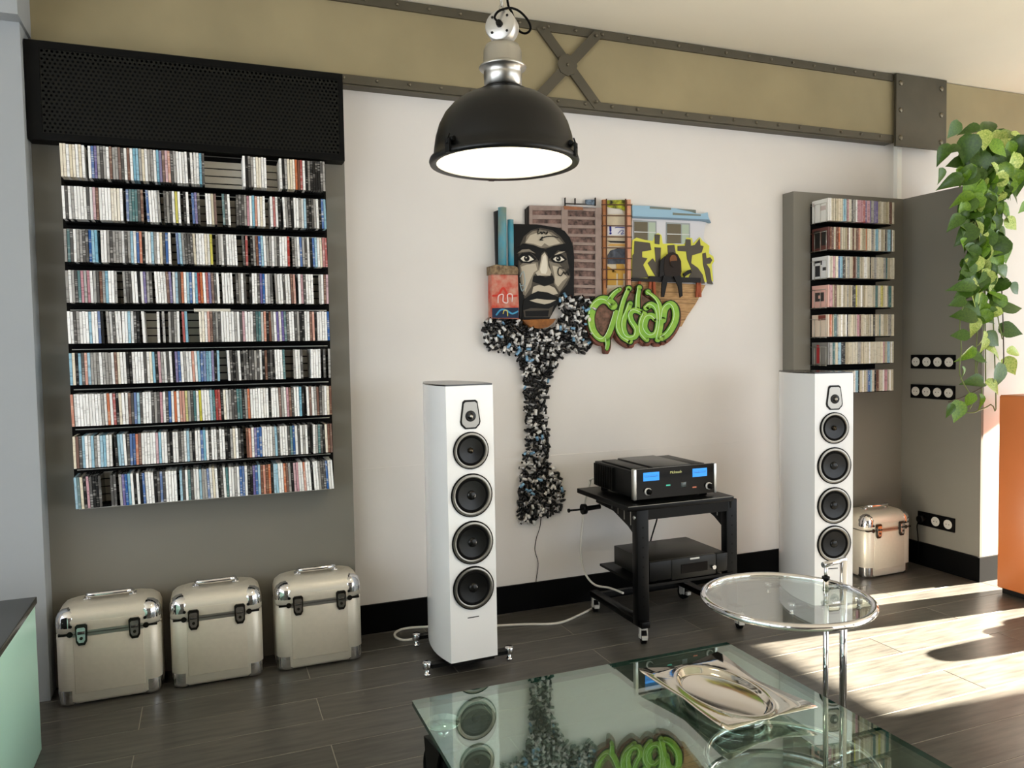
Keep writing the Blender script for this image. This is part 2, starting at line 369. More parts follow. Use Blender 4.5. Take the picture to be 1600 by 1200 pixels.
ROWS = ["ccwccwcw.wbugdgwnggndwnwllgcwggwlunpodgwwwwkwwwld..............wkdgwccww.....wkgccconrwkgkkkkdgw",
 "wdwgwwwwdwpnwwwwccccw.btttdn.bwwwg.dgdw.yw.kw.bud..wwcn..td.w..dddgpwlowcw..wrwlk.wgdkwwgwlkkdgwkblw",
 "gtdwggdddbll.cwwgdgwggwdgllwbokwkwlgwcdbbw..blwgdddcwwwwcwyy.dgwdgwwww..gdr.kgnlblwggrwgdwwwrr.dgwlbgdwkbtlwcrrw",
 "gwgdtppgpwdgdngllwwgk..gdcdwwkwwugdw.wwwwwnuwlwdowllbwlrpowrudndw.wwwww..dgwdd.kwwgdubwygd.gdwwdwwwno.wwpdwwww..kgwnpw",
 "wwdgwgwwlwwwbk.ggwdwwwlwlwdwk.w..l..w..g.gdgdw.rlw....cwcwonwdgdwwwwwwgwwdpwwwwdttlwokngwwuwugtdwwdggkkwgwnokwkwwwbd",
 "lckldgolggglwggggwncwwkkkwwgwwdwcwlkpgdwdwkubbwgwkwowlbbbllutkl....wdkdwwkdddgdgdwwknkdkwwwwtk...gwwwd....wwww..d.gw",
 "owwwgwwwwwwwgwwowrrkcwwwndbbldwgwwdgwdpwwdbwowwoooygdtlwywgwwlt.rrk.cwgdtdtttkgowwwwwdwwwkdwwwkngwpwndwkwlk..wnwdgndgdwcno",
 "cndllwwblgwlllwww.kkllwwdbbwonwwwwgwwpwlwwwdkwwwdgwwlgdkwwwblwkdwwwdwdwkkngcwwdk.wnowdubbwwwwnwgkldwwwwdltbwwdwgwwk.wwgtkdkcdnno",
 "ltcpkpdwkkdd....dd..gubllwkkwkblwwwwkdbwdwwwww.lldwktdwlwlgcgbwwcwkudwtlwwggwbbdwkkdublwnonwoklblwwwongkkppwwwowwwkkwwgtddbwwww"]
RZ = [2.032, 1.872, 1.708, 1.551, 1.393, 1.232, 1.071, .907, .748]
YC = 3.418
rx0, rx1 = -.497, .497
rack = thing('cd_rack', 'wide wall rack holding nine rows of CDs', 'rack', (0, YP, .72)); rl = Vector((0, YP, .72))
M_SLAT = mat('rack_slat_aluminium', (214, 208, 194), .45, .15)
M_RAIL = mat('rack_rail_black', (4, 4, 4), .6, spec=.08)
MB().box((rx0-.02, YP-.004, .735), (rx1+.02, YP, 2.176)).build('back_plate', mat('rack_back', (14, 13, 11), .7, spec=.1), rack, rl)
slat_me = None; rail_me = None; wire_me = None
for zi, z in enumerate(RZ):
    for q in range(4):
        zz = z+.0015+q*.0315
        if zz+.03 > 2.178: continue
        if slat_me is None: o = MB().box((rx0, -.012, 0), (rx1, -.004, .0265)).build('slat', M_SLAT, rack); slat_me = o.data
        else: o = link('slat', slat_me, rack)
        o.location = Vector((0, YP, zz))-rl
    if rail_me is None:
        o = MB().box((rx0-.004, 0, -.005), (rx1+.004, .07, 0)).box((rx0-.004, .066, -.024), (rx1+.004, .07, -.005)).build('rail', M_RAIL, rack); rail_me = o.data
        o2 = MB().tube([(rx0-.006, .06, -.0225), (rx1+.006, .06, -.0225)], .002, 6).build('rail_wire', mat('rail_wire_grey', (206, 202, 192), .4), rack); wire_me = o2.data
    else: o = link('rail', rail_me, rack); o2 = link('rail_wire', wire_me, rack)
    for t_ in (o, o2): t_.location = Vector((0, YP-.078, z))-rl
NSLOT, NIND = 95, 34
cd_me = {}
st = MB(); order = list(PAL)
for ri, row in enumerate(ROWS):
    z = RZ[ri]; pitch = (rx1-rx0)/NSLOT; cnt = 0; lean = 0
    for i in range(NSLOT):
        c = row[int(i*len(row)/NSLOT)]
        if c == '.': lean = random.choice((0, -.02, -.03, -.012)); continue
        if i % 9 == 0: lean = random.choice((0, -.006, -.012, -.02)) if ri < 8 else random.choice((-.01, -.03, -.05))
        cnt += 1; hh = CDH*random.choice((1, 1, 1, .99, .985)); yj = random.uniform(-.002, .003); x = rx0+i*pitch
        if i < NIND:
            kk = (c, round(lean, 3), round(hh, 4))
            if kk not in cd_me:
                bx = MB(); cd_box(bx, 0, pitch, 0, 0, 0, lean, hh, 1); o = bx.build('cd_case', [CM[c], CM[c] if c in 'wcl' else M_JEWEL]); cd_me[kk] = o.data
            else: o = link('cd_case', cd_me[kk])
            o.location = (x, YC+yj, z)
            tag(o, '%s-spined CD case, %s from the pillar in the %s row of the wide rack' % (CNAME[c].replace(' ', '-'), ordn(cnt), ordn(ri+1)), 'cd case', 'CD cases in the wide wall rack')
        else: cd_box(st, x, pitch, YC+yj, z, order.index(c), lean, hh, order.index(c) if c in 'wcl' else len(order))
o = st.build('cd_case_rows', [CM[q] for q in order]+[M_JEWEL]); o['kind'] = 'stuff'
tag(o, 'packed CD cases filling the wide rack away from the pillar', 'cd cases')
zz = RZ[4]+.1248
a = PY(303, 485, YC); b_ = PY(360, 485, YC)
o = MB().box((a.x, YC+.002, zz), (b_.x, YC+.119, zz+.0104)).build('cd_case', [M_SLAT]); tag(o, 'pale CD case lying flat on top of the fifth row of the wide rack', 'cd case', 'CD cases in the wide wall rack')

# narrow rack
tops = (317, 360, 404, 447.5, 491, 534, 577); bots = (350, 393, 436, 480, 524.6, 566.7, 610)
nr = thing('cd_rack', 'narrow wall rack holding seven rows of CDs beside the partition', 'rack', (3.5, YP, 1.05)); nl = Vector((3.5, YP, 1.05))
MB().box((3.255, YP-.004, 1.05), (3.745, YP, 2.14)).build('back_plate', MATS['rack_back'], nr, nl)
st = MB(); rail_me = None
NR = ["wesecslgpsdgwppprupuguueeseesnse", "nnsnogseenwsnwnocseoscggwlswesdglkws", "wpcbldsgsngteswskegswsgtesw", "pensswesgesdyeswecswsetswyscgtse", "oetgswswksceepnwssegsdsetweesgsw", "gtwlkkewsssgesswswsscpelws", "gswgdesswwewlkswsgblwkneswpgwse"]
cover = [((238,236,230),(206,190,184)), ((92,48,42),(26,24,22)), ((228,228,228),(40,40,44)), ((226,178,166),(60,56,54)), ((226,208,188),(122,60,48)), ((120,118,114),(160,40,44)), ((200,196,184),(150,146,140))]
lab = ['CD with a plain white cover ending the top row of the narrow rack', 'CD with a dark red-brown cover ending a row of the narrow rack', 'white CD cover with a black arch motif ending a row of the narrow rack', 'pink CD cover with a small dark picture ending a row of the narrow rack',
       'CD with a sand-coloured cover and brown patch ending a row of the narrow rack', 'CD with a grey photo cover and red figure ending a row of the narrow rack', 'CD with a pale grey cover ending the lowest row of the narrow rack']
for ri in range(7):
    z = PY(1397, bots[ri], YC).z; hh = min(.125, PY(1397, tops[ri], YC).z - z+.004)
    rb = MB().box((3.248, YP-.11, z-.006), (3.748, YP-.004, z-.001))
    rb.build('rail', M_RAIL, nr, nl)
    wr = MB()
    for yy in (YP-.135, YP-.09, YP-.045): wr.tube([(3.243, yy, z-.008), (3.243, yy, z+.10)], .0014, 5)
    wr.tube([(3.243, YP-.138, z+.10), (3.243, YP-.005, z+.10)], .0014, 5); wr.tube([(3.243, YP-.138, z-.004), (3.243, YP-.005, z-.004)], .0014, 5)
    wr.build('end_wire', M_SILVER, nr, nl)
    cm = mat('cover_paper_%d' % ri, cover[ri][0], .3); ci = mat('cover_ink_%d' % ri, cover[ri][1], .3)
    cb = MB(); cd_box(cb, 0, .0105, 0, 0, 0, 0, hh)
    def pt(u0, u1, v0, v1, mi, k_=1): cb.add([(.0003-.0002*k_, CDD*(1-u0), hh*v0), (.0003-.0002*k_, CDD*(1-u1), hh*v0), (.0003-.0002*k_, CDD*(1-u1), hh*v1), (.0003-.0002*k_, CDD*(1-u0), hh*v1)], [(0, 1, 2, 3)], mi)
    if ri == 0: pt(.5, .85, .5, .7, 1); pt(.05, .15, .75, .9, 1)
    if ri == 1: pt(.12, .5, .1, .9, 1); pt(.6, .9, .2, .85, 1)
    if ri == 2: pt(.12, .62, .72, .82, 1); pt(.2, .5, .1, .6, 1); pt(.12, .2, .62, .74, 1, 2); pt(.55, .62, .62, .74, 1, 2); pt(.66, .9, .35, .5, 1)
    if ri == 3: pt(.2, .75, .28, .68, 1); pt(.4, .55, .4, .55, 0, 2)
    if ri == 4: pt(.4, .85, .75, .98, 1); pt(.05, .95, .05, .35, 1) if 0 else None
    if ri == 5: pt(.3, .48, .05, .75, 1); pt(.3, .46, .75, .9, 1)
    if ri == 6: pt(.1, .9, .4, .6, 1)
    o = cb.build('cd_case', [cm, ci]); o.location = (3.2505, YC, z); tag(o, lab[ri], 'cd case', 'CD cases in the narrow wall rack')
    n = 46; row = NR[ri]; pitch = (3.744-3.262)/n; lean = 0
    for i in range(n):
        c = row[int(i*len(row)/n)]
        c = {'w': 's', 'k': 'k'}.get(c, c) if random.random() < .55 else c
        cd_box(st, 3.262+i*pitch, pitch, YC+random.uniform(-.002, .003), z, order.index(c), 0, hh*random.uniform(.985, 1))
o = st.build('cd_case_rows', [CM[q] for q in order]+[M_JEWEL]); o['kind'] = 'stuff'
tag(o, 'packed cream and grey CD spines filling the narrow rack', 'cd cases')

# ------------------------------------------------------------------ loudspeakers
def speaker(label, loc, rz, zs):
    t = thing('floor_speaker', label, 'speaker', loc, rz)
    prof = [(-.1025, 0), (-.112, .04), (-.119, .08), (-.123, .12), (-.124, .16), (-.121, .20), (-.115, .245), (-.106, .29), (-.094, .335), (-.078, .38), (-.058, .41), (-.03, .425)]
    left = prof; plan = left + [(-x, y) for x, y in reversed(left)]
    z0, z1 = .062, 1.197
    b = MB(); n = len(plan)
    b.add([(x, y, z0) for x, y in plan], [list(range(n-1, -1, -1))])
    b.add([(x, y, z0) for x, y in plan]+[(x, y, z1) for x, y in plan], [[i+1, i, n+i, n+i+1] for i in range(n-1)], 0, True)
    b.add([(plan[-1][0], 0, z0), (plan[0][0], 0, z0), (plan[0][0], 0, z1), (plan[-1][0], 0, z1)], [(1, 0, 3, 2)])
    body = b.build('cabinet', M_WHITE, t)
    MB().prism([(x*.985, y*.99+.003, z1) for x, y in plan], (0, 0, .006)).build('top_panel', mat('speaker_top', (40, 38, 38), .2), t)
    MB().prism([(x*.9, y*.95+.01, .045) for x, y in plan], (0, 0, .02)).build('plinth', M_BLACK, t)
    for sy, yy in ((1, .07), (-1, .40)):
        MB().box((-.17 if yy < .2 else -.12, yy-.018, .034), (.17 if yy < .2 else .12, yy+.018, .05)).build('outrigger', M_BLACK, t)
        for sx in (-1, 1):
            xx = sx*(.185 if yy < .2 else .13)
            ft = MB().lathe([(.0005, 0), (.012, .001), (.015, .01), (.009, .012), (.009, .03)], (xx, yy, 0), seg=14)
            ft.lathe([(.016, .03), (.019, .033), (.019, .055), (.016, .06), (.0005, .061)], (xx, yy, 0), seg=16); ft.build('foot', M_CHROME, t)
    # tweeter
    tz = zs[0]; tw = MB(); sh = [(-.022, .062), (.022, .062), (.030, .055), (.041, -.022), (.038, -.034), (.022, -.05), (-.022, -.05), (-.038, -.034), (-.041, -.022), (-.030, .055)]
    tw.prism([(x*1.08, -.0035, tz+z*1.06) for x, z in sh], (0, .004, 0), 1)
    tw.prism([(x*.93, -.0065, tz+z*.93) for x, z in sh], (0, .004, 0), 0)
    tt = tw.build('tweeter', [mat('driver_ring', (150, 146, 138), .3, 1.), M_BLACK], t)
    MB().lathe([(.023, .006), (.022, .010), (.016, .007), (.012, .009), (.007, .014), (.0005, .016)], (0, 0, tz), (0, -1, 0), 24).build('dome', M_CONE, tt)
    MB().lathe([(.007, .0155), (.006, .02), (.0005, .022)], (0, 0, tz), (0, -1, 0), 12).build('phase_plug', M_STEEL, tt)
    for i, zc in enumerate(zs[1:]):
        R = .077 if i == 0 else .090
        c = (0, 0, zc); ax = (0, -1, 0)
        dv = MB().lathe([(R, -.001), (R, .006), (R*.955, .009), (R*.945, .007), (R*.92, .011), (R*.80, .006)], c, ax, 40, [1, 1, 1, 0, 0]).build('driver', [mat('driver_ring', (150, 146, 138), .3, 1.), M_BLKM], t)
        MB().lathe([(R*.80, .006), (R*.78, .009), (R*.72, .011), (R*.67, .006)], c, ax, 40).build('surround', M_RUB, dv)
        MB().lathe([(R*.67, .006), (R*.5, .0035), (R*.28, .0012), (R*.2, .0008)] if i else [(R*.67, .006), (R*.3, .0014), (R*.16, .0008)], c, ax, 40).build('cone', M_CONE, dv)
        if i == 0: MB().lathe([(R*.16, .0008), (R*.15, .008), (R*.06, .016), (.0005, .018)], c, ax, 20).build('phase_plug', mat('dark_bronze', (70, 62, 50), .3, .8), dv)
        else: MB().lathe([(R*.22, .0008), (R*.2, .006), (R*.12, .0085), (.0005, .0095)], c, ax, 24).build('dust_cap', M_CONE, dv)
    MB().box((-.028, -.0015, zs[4]-.125), (.022, .001, zs[4]-.121)).build('badge', mat('badge_grey', (70, 70, 70), .3), t)
    return t
zl = [PY(736, y, 3.0).z for y in (650, 704, 774, 848, 919)]
c1 = Vector((.990, 3.003, 0))
speaker('white floor-standing speaker beside the three flight cases', c1, math.radians(2.5), zl)
speaker('white floor-standing speaker below the narrow CD rack', (2.825, 2.93, 0), math.radians(-11), zl)

# ------------------------------------------------------------------ flight cases
def flight_case(label, x0, x1, y0, y1, z1, rz=0, group='aluminium flight cases on the floor'):
    cx, cy = (x0+x1)/2, (y0+y1)/2; hw, hd = (x1-x0)/2, (y1-y0)/2
    t = thing('flight_case', label, 'flight case', (cx, cy, 0), rz, group)
    zs = z1*.735; r = .042
    def shell(za, zb, inset, rr, mi=0):
        b = MB(); pl = []
        W, D = hw-inset, hd-inset
        for sx, sy, a0 in ((1, 1, 0), (-1, 1, 90), (-1, -1, 180), (1, -1, 270)):
            for k_ in range(6):
                a = math.radians(a0+18*k_); pl.append((sx*(W-rr)+rr*math.cos(a), sy*(D-rr)+rr*math.sin(a)))
        return pl
    n = 24
    def loft(levels, mats, name, par):
        b = MB(); rings = []
        for z, ins, rr in levels:
            rings.append(len(b.v)); b.v += [Vector((x, y, z)) for x, y in shell(0, 0, ins, rr)]
        for q in range(len(levels)-1):
            for i in range(n):
                j = (i+1) % n; b.f.append([rings[q]+i, rings[q]+j, rings[q+1]+j, rings[q+1]+i]); b.m.append(0); b.sm.append(True)
        b.f.append([rings[0]+i for i in range(n-1, -1, -1)]); b.f.append([rings[-1]+i for i in range(n)]); b.m += [0, 0]; b.sm += [False, False]
        return b.build(name, mats, par)
    base = loft([(.006, .018, .03), (.010, .008, .036), (.022, .0, .042), (zs-.006, 0, .042), (zs-.002, .003, .04)], M_ALU, 'base', t)
    lid = loft([(zs+.002, .003, .04), (zs+.006, 0, .042), (z1-.055, 0, .042), (z1-.030, .007, .045), (z1-.012, .022, .05), (z1-.003, .042, .05), (z1, .06, .05)], M_ALU, 'lid', t)
    loft([(zs-.003, .006, .038), (zs+.003, .006, .038)], M_BLACK, 'seam', t)
    # front panels set between the rounded corner profiles
    MB().rbox((-hw+.062, -hd-.0025, .05), (hw-.062, -hd+.004, zs-.012), .002, 2).build('front_panel', M_ALUP, base)
    MB().box((-hw+.062, -hd-.003, zs-.012), (hw-.062, -hd+.003, zs-.0015)).build('edge_profile', M_STEEL, base)
    MB().rbox((-hw+.058, -hd-.0015, zs+.004), (hw-.058, -hd+.004, z1-.058), .0012, 2).build('lid_panel', M_ALUP, lid)
    MB().box((-hw+.062, -hd-.003, zs+.0015), (hw-.062, -hd+.003, zs+.010)).build('edge_profile', M_STEEL, lid)
    # corner caps
    for sx in (-1, 1):
        for top in (0, 1):
            b = MB(); R = .047
            if top:
                b.lathe([(.0005, .026), (.02, .022), (.036, .010), (.0445, -.008), (.0462, -.03), (.0455, -.044)], (sx*(hw-.0445), -hd+.0445, z1-.034), (0, 0, 1), 20)
                b.cyl((sx*(hw-.055), -hd-.001, z1-.072), (sx*(hw-.055), -hd-.004, z1-.072), .006, seg=10, mi=1)
            else:
                b.lathe([(.028, -.012), (.040, -.006), (.0445, .006), (.0445, .05)], (sx*(hw-.0435), -hd+.0435, .014), (0, 0, 1), 20)
            b.build('corner_cap', [M_CHROME, M_BLACK], lid if top else base)
        # seam clip
        b = MB().cyl((sx*(hw-.052), -hd-.004, zs), (sx*(hw-.052), -hd+.004, zs), .011, seg=10); b.box((min(sx*(hw-.05), sx*(hw-.012)), -hd-.002, zs-.004), (max(sx*(hw-.05), sx*(hw-.012)), -hd+.02, zs+.004)); b.build('corner_clip', mat('dark_chrome', (70, 68, 64), .25, 1.), t)
        # latch
        lx = sx*hw*.50; lt = MB(); pl = [(-.021, .030), (-.015, .037), (.015, .037), (.021, .030), (.019, -.030), (.011, -.044), (-.011, -.044), (-.019, -.030)]
        lt.prism([(lx+x, -hd-.010, zs+z) for x, z in pl], (0, .010, 0), 0)
        lt.prism([(lx+x*.72, -hd-.016, zs+z*.72) for x, z in pl], (0, .007, 0), 1)
        lt.cyl((lx-.012, -hd-.017, zs+.006), (lx+.012, -hd-.017, zs+.006), .005, seg=8, mi=0); lt.cyl((lx, -hd-.018, zs-.015), (lx, -hd-.014, zs-.015), .006, seg=10, mi=0)
        lt.build('latch', [MATS['dark_chrome'], M_CHROME], t)
    # handle
    hb = MB(); hl = hw*.40
    hb.rbox((-hl*1.28, -.022, z1-.001), (-hl*.92, .022, z1+.006), .0028, 2); hb.rbox((hl*.92, -.022, z1-.001), (hl*1.28, .022, z1+.006), .0028, 2)
    hb.tube(smooth_path([(-hl*1.08, -.005, z1+.004), (-hl*1.02, -.02, z1+.020), (-hl*.8, -.036, z1+.022), (hl*.8, -.036, z1+.022), (hl*1.02, -.02, z1+.020), (hl*1.08, -.005, z1+.004)], 4), .0105, 8)
    hb.build('handle', M_CHROME, t)
    for sx in (-1, 1):
        for sy in (-1, 1): MB().cyl((sx*(hw-.05), sy*(hd-.05), 0), (sx*(hw-.05), sy*(hd-.05), .012), .01, seg=10).build('foot', M_RUB, t)
    return t
flight_case('aluminium flight case nearest the aqua cabinet', -.575, -.207, 3.335, 3.552, .385)
flight_case('middle aluminium flight case of the three below the wide rack', -.174, .178, 3.335, 3.552, .385)
flight_case('aluminium flight case nearest the cable-looped white speaker', .232, .590, 3.338, 3.554, .385)
flight_case('pale aluminium flight case in the corner under the narrow rack', 3.425, 3.775, 3.310, 3.535, .375)

# ------------------------------------------------------------------ pendant lamp
LP = CAM + ray(788, 256)*2.35
lamp = thing('pendant_lamp', 'black dome industrial pendant lamp with glowing glass', 'lamp', LP)
M_SHADE = mat('lamp_black_enamel', (9, 9, 9), .36, var=.05, scale=20, spec=.35)
MB().lathe([(.205, -.002), (.224, -.004), (.227, .004), (.224, .013), (.214, .018), (.211, .045), (.206, .076), (.195, .112), (.178, .144), (.153, .172), (.120, .194), (.088, .206), (.078, .209), (.076, .215), (.058, .218), (.05, .218)], seg=64).build('shade', M_SHADE, lamp)
MB().lathe([(.206, .0), (.198, .06), (.16, .13), (.10, .17)], seg=48).build('reflector', mat('lamp_inner_white', (240, 236, 224), .4), lamp)
MB().lathe([(.0005, .003), (.1, .0035), (.206, .004), (.206, .007), (.0005, .007)], seg=48).build('diffuser_glass', emis('lamp_glow', (255, 244, 214), 1.3), lamp)
MB().lathe([(.05, .214), (.058, .219), (.058, .225), (.05, .23), (.046, .23)], seg=40).build('collar', M_BLACK, lamp)
MB().lathe([(.046, .226), (.056, .23), (.0575, .262), (.0575, .278), (.07, .281), (.072, .285), (.066, .291), (.058, .298), (.057, .334), (.05, .35), (.03, .358), (.0005, .36)], seg=40).build('lamp_housing', M_STEEL, lamp)
ja = Vector((-.62, -.76, .1)).normalized()
jc = Vector((0, 0, .404))
jb = MB().lathe([(.0005, .022), (.044, .022), (.047, .018), (.047, -.022), (.044, -.026), (.0005, -.026)], jc, ja, 32).build('junction_box', mat('lamp_cast_aluminium', (205, 203, 198), .35, .7), lamp)
t1 = ja.cross(Vector((0, 0, 1))).normalized(); t2 = t1.cross(ja)
for a in (45, 135, 225, 315):
    c = jc+(t1*math.cos(math.radians(a))+t2*math.sin(math.radians(a)))*.033
    MB().cyl(c+ja*.021, c+ja*.024, .004, seg=8).build('screw', M_BLACK, jb)
MB().cyl(jc+ja*.02, jc+ja*.036, .011, .008, seg=12).build('cable_gland', M_BLACK, jb)
def lk(px, py, d=2.35): return CAM+ray(px, py)*d - LP
MB().tube(smooth_path([jc+ja*.03, lk(773, 27, 2.30), lk(780, 17, 2.30), lk(797, 12.5, 2.32), lk(812, 18, 2.34), lk(825, 32, 2.35), lk(829, 45, 2.36), lk(822, 52, 2.37), lk(812, 49, 2.38), lk(806, 38, 2.38), lk(800, 20, 2.37), lk(793, 2, 2.36), lk(790, -60, 2.35), Vector((0, .01, 1.04))], 6), .0035, 8).build('cable', M_RUB, lamp)
z = .447; i = 0
while z < CEIL-LP.z-.02:
    b = MB(); pts = []
    for q in range(12):
        a = 2*math.pi*q/12; u = Vector((.007*math.cos(a), 0, .014*math.sin(a)))
        if i % 2: u = Vector((0, u.x, u.z))
        pts.append(u)
    b.tube(pts, .0025, 6, closed=True); o = b.build('chain_link', M_STEEL, lamp); o.location = (0, 0, z+.01); z += .0225; i += 1
MB().lathe([(.0005, 0), (.045, 0), (.05, .02), (.05, .035)], (0, 0, CEIL-LP.z-.034), seg=24).build('ceiling_rose', M_STEEL, lamp)
for a in (25, 150, 275):
    a = math.radians(a-70); d = Vector((math.cos(a), math.sin(a), 0)); n_ = Vector((-d.y, d.x, 0))
    cl = MB(); cl.prism([d*.225+n_*.009+Vector((0, 0, -.004)), d*.225-n_*.009+Vector((0, 0, -.004)), d*.225-n_*.009+Vector((0, 0, .035)), d*.225+n_*.009+Vector((0, 0, .035))], d*.006)
    cl.cyl(d*.216+n_*.014+Vector((0, 0, .036)), d*.216-n_*.014+Vector((0, 0, .036)), .007, seg=8); cl.cyl(d*.222+Vector((0, 0, .05)), d*.232+Vector((0, 0, .02)), .0025, seg=6)
    cl.build('rim_clip', M_BLACK, lamp)
pl = bpy.data.lights.new('lamp_bulb', 'SPOT'); po = bpy.data.objects.new('lamp_bulb', pl); COL.objects.link(po); po.parent = lamp; po.location = (0, 0, -.012)
pl.energy = 14; pl.color = (1, .88, .68); pl.spot_size = math.radians(150); pl.shadow_soft_size = .15; pl.spot_blend = .5

# ------------------------------------------------------------------ trolley, amplifier, disc player
tl = Vector((2.04, 3.24, 0))
tr = thing('equipment_trolley', 'black steel equipment trolley on castors against the white wall', 'trolley', tl)
M_TR = mat('trolley_black', (6, 6, 6), .35, spec=.14)
TZ = .634
tp = MB().rbox((1.715, 2.995, TZ-.024), (2.285, 3.505, TZ), .003, 2); tp.build('top', M_TR, tr, tl)
MB().box((1.716, 2.992, TZ-.003), (2.284, 2.996, TZ-.0005)).build('edge_strip', mat('edge_grey', (120, 118, 112), .3, .6), tr, tl)
MB().box((1.80, 3.02, TZ-.075), (2.27, 3.045, TZ-.024)).build('apron', M_TR, tr, tl)
for sx, x in ((-1, 1.797), (1, 2.303)):
    yp = 3.025 if sx < 0 else 3.055
    b = MB().rbox((x-.03, yp-.02, .085), (x+.03, yp+.025, TZ-.024), .003, 2); post = b.build('post', M_TR, tr, tl)
    for zz in [.17+.045*i for i in range(9)]: MB().cyl((x, yp-.0205, zz), (x, yp-.018, zz), .0045, seg=8).build('post_hole', M_RUB, post, tl)
    MB().rbox((x-.022, 2.985, .075), (x+.022, 3.50, .105), .003, 2).build('foot_bar', M_TR, tr, tl)
    xg = x-.012*sx
    g = MB(); g.prism([(xg, 3.03, TZ-.024), (xg, 3.48, TZ-.024), (xg, 3.48, TZ-.075), (xg, 3.30, TZ-.085), (xg, 3.16, TZ-.13), (xg, 3.05, TZ-.19)], (.008, 0, 0))
    gg = g.build('side_bracket', M_TR, tr, tl)
    for q in range(4):
        yy = 3.13+.06*q; MB().box((xg-.001, yy, TZ-.075-.03*(3-q)*.5), (xg+.009, yy+.006, TZ-.04)).build('bracket_slot', M_STEEL, gg, tl)
    MB().cyl((x-.034*1, yp+.002, TZ-.06), (x+.034, yp+.002, TZ-.06), .009, seg=10).build('bolt', M_STEEL, tr, tl)
kb = MB().cyl((1.70, 3.42, TZ-.09), (1.63, 3.42, TZ-.09), .005, seg=8); kb.cyl((1.632, 3.42, TZ-.09), (1.624, 3.42, TZ-.09), .01, seg=10); kb.cyl((1.72, 3.42, TZ-.09), (1.70, 3.42, TZ-.09), .026, seg=16); kb.build('clamp_knob', M_TR, tr, tl)
MB().cyl((1.70, 3.42, TZ-.09), (1.80, 3.42, TZ-.085), .012, seg=10).build('clamp_arm', M_TR, tr, tl)
MB().box((1.80, 3.44, .082), (2.30, 3.465, .104)).build('cross_bar', M_TR, tr, tl)
MB().box((1.80, 3.03, .246), (2.30, 3.43, .258)).build('shelf', M_TR, tr, tl)
cas = None
for x, y in ((1.797, 3.012), (1.795, 3.475), (2.308, 2.99), (2.315, 3.465)):
    c = bpy.data.objects.new('castor', None); 
    b = MB(); b.cyl((-.011, 0, .034), (.011, 0, .034), .034, seg=24, mi=0)
    b.box((-.018, -.024, .03), (-.013, .012, .07), 1); b.box((.013, -.024, .03), (.018, .012, .07), 1); b.box((-.018, -.02, .066), (.018, .016, .076), 1); b.cyl((-.02, 0, .034), (.02, 0, .034), .009, seg=10, mi=1)
    b.box((-.012, -.046, .03), (.012, -.03, .045), 1)
    if cas is None: cas = b.build('castor', [M_RUB, mat('castor_grey', (205, 203, 198), .35, .3)], tr); o = cas
    else: o = link('castor', cas.data, tr)
    o.location = Vector((x, y, 0))-tl; o.rotation_euler = (0, 0, random.uniform(-.5, .5))
bpy.data.objects.remove(c) if c.name in bpy.data.objects else None

def text_mesh(body, size):
    cu = bpy.data.curves.new('t', 'FONT'); cu.body = body; cu.size = size; cu.align_x = 'CENTER'; cu.align_y = 'CENTER'; cu.extrude = .0004
    ob = bpy.data.objects.new('t', cu); COL.objects.link(ob); dg = bpy.context.evaluated_depsgraph_get(); dg.update()
    me = bpy.data.meshes.new_from_object(ob.evaluated_get(dg)); bpy.data.objects.remove(ob); return me
ax0, ax1, az0, az1, ay = 1.777, 2.225, .648, .786, 3.05
al = Vector((2.0, 3.27, TZ))
amp = thing('amplifier', 'black stereo amplifier with two blue meters on the trolley top', 'amplifier', al)
MB().rbox((ax0+.012, ay+.012, az0+.004), (ax1-.012, ay+.40, az1-.012), .003, 2).build('chassis', mat('amp_black', (10, 10, 9), .4, spec=.2), amp, al)
fp = MB().box((ax0+.014, ay, az0), (ax1-.014, ay+.013, az1)).build('front_glass', mat('amp_front_black', (2, 2, 3), .06, spec=.18), amp, al)
for x in (ax0, ax1-.014): MB().rbox((x, ay-.004, az0-.002), (x+.014, ay+.02, az1+.001), .002, 2).build('end_trim', M_STEEL, amp, al)
for i in range(2):
    x0 = ax0+.03 if i == 0 else ax1-.11
    MB().rbox((x0, ay+.05, az1-.013), (x0+.08, ay+.36, az1-.004), .002, 2).build('top_cover', MATS['amp_black'], amp, al)
MB().rbox((ax0+.12, ay+.03, az1-.013), (ax1-.12, ay+.36, az1+.001), .002, 2).build('top_cover', mat('amp_top', (10, 10, 9), .3), amp, al)
fin = None
for i in range(11):
    if fin is None: o = MB().box((0, 0, 0), (.014, .006, az1-az0-.03)).build('heatsink_fin', MATS['amp_black'], amp); fin = o.data
    else: o = link('heatsink_fin', fin, amp)
    o.location = Vector((ax0-.001, ay+.20+i*.018, az0+.012))-al
for (a, b_) in (((1005, 739), (1030, 750)), ((1082, 733), (1104.5, 743))):
    p0 = PY(*a, ay); p1 = PY(*b_, ay); zc = (p0.z+p1.z)/2
    mt = MB().box((p0.x, ay-.0012, zc-.0195), (p1.x, ay+.001, zc+.0195)).build('meter', emis('meter_blue', (30, 140, 235), .42), amp, al)
    q = MB()
    for k_ in range(9): q.box((p0.x+.008+k_*(p1.x-p0.x-.016)/8-.0006, ay-.0016, zc+.002), (p0.x+.008+k_*(p1.x-p0.x-.016)/8+.0006, ay-.0012, zc+.009))
    q.box((p0.x+.007, ay-.0016, zc-.001), (p1.x-.007, ay-.0012, zc+.0005)); q.build('meter_scale', mat('meter_ink', (8, 50, 110), .4), mt, al)
for (a, nm) in (((1012, 768), 0), ((1107, 759), 1)):
    p0 = PY(*a, ay); MB().lathe([(.017, 0), (.0175, .006), (.013, .008), (.0125, .018), (.0005, .0185)], p0, (0, -1, 0), 28, [0, 0, 1, 1]).build('knob', [mat('knob_ring', (214, 212, 206), .4, .2), M_BLKM], amp, al)
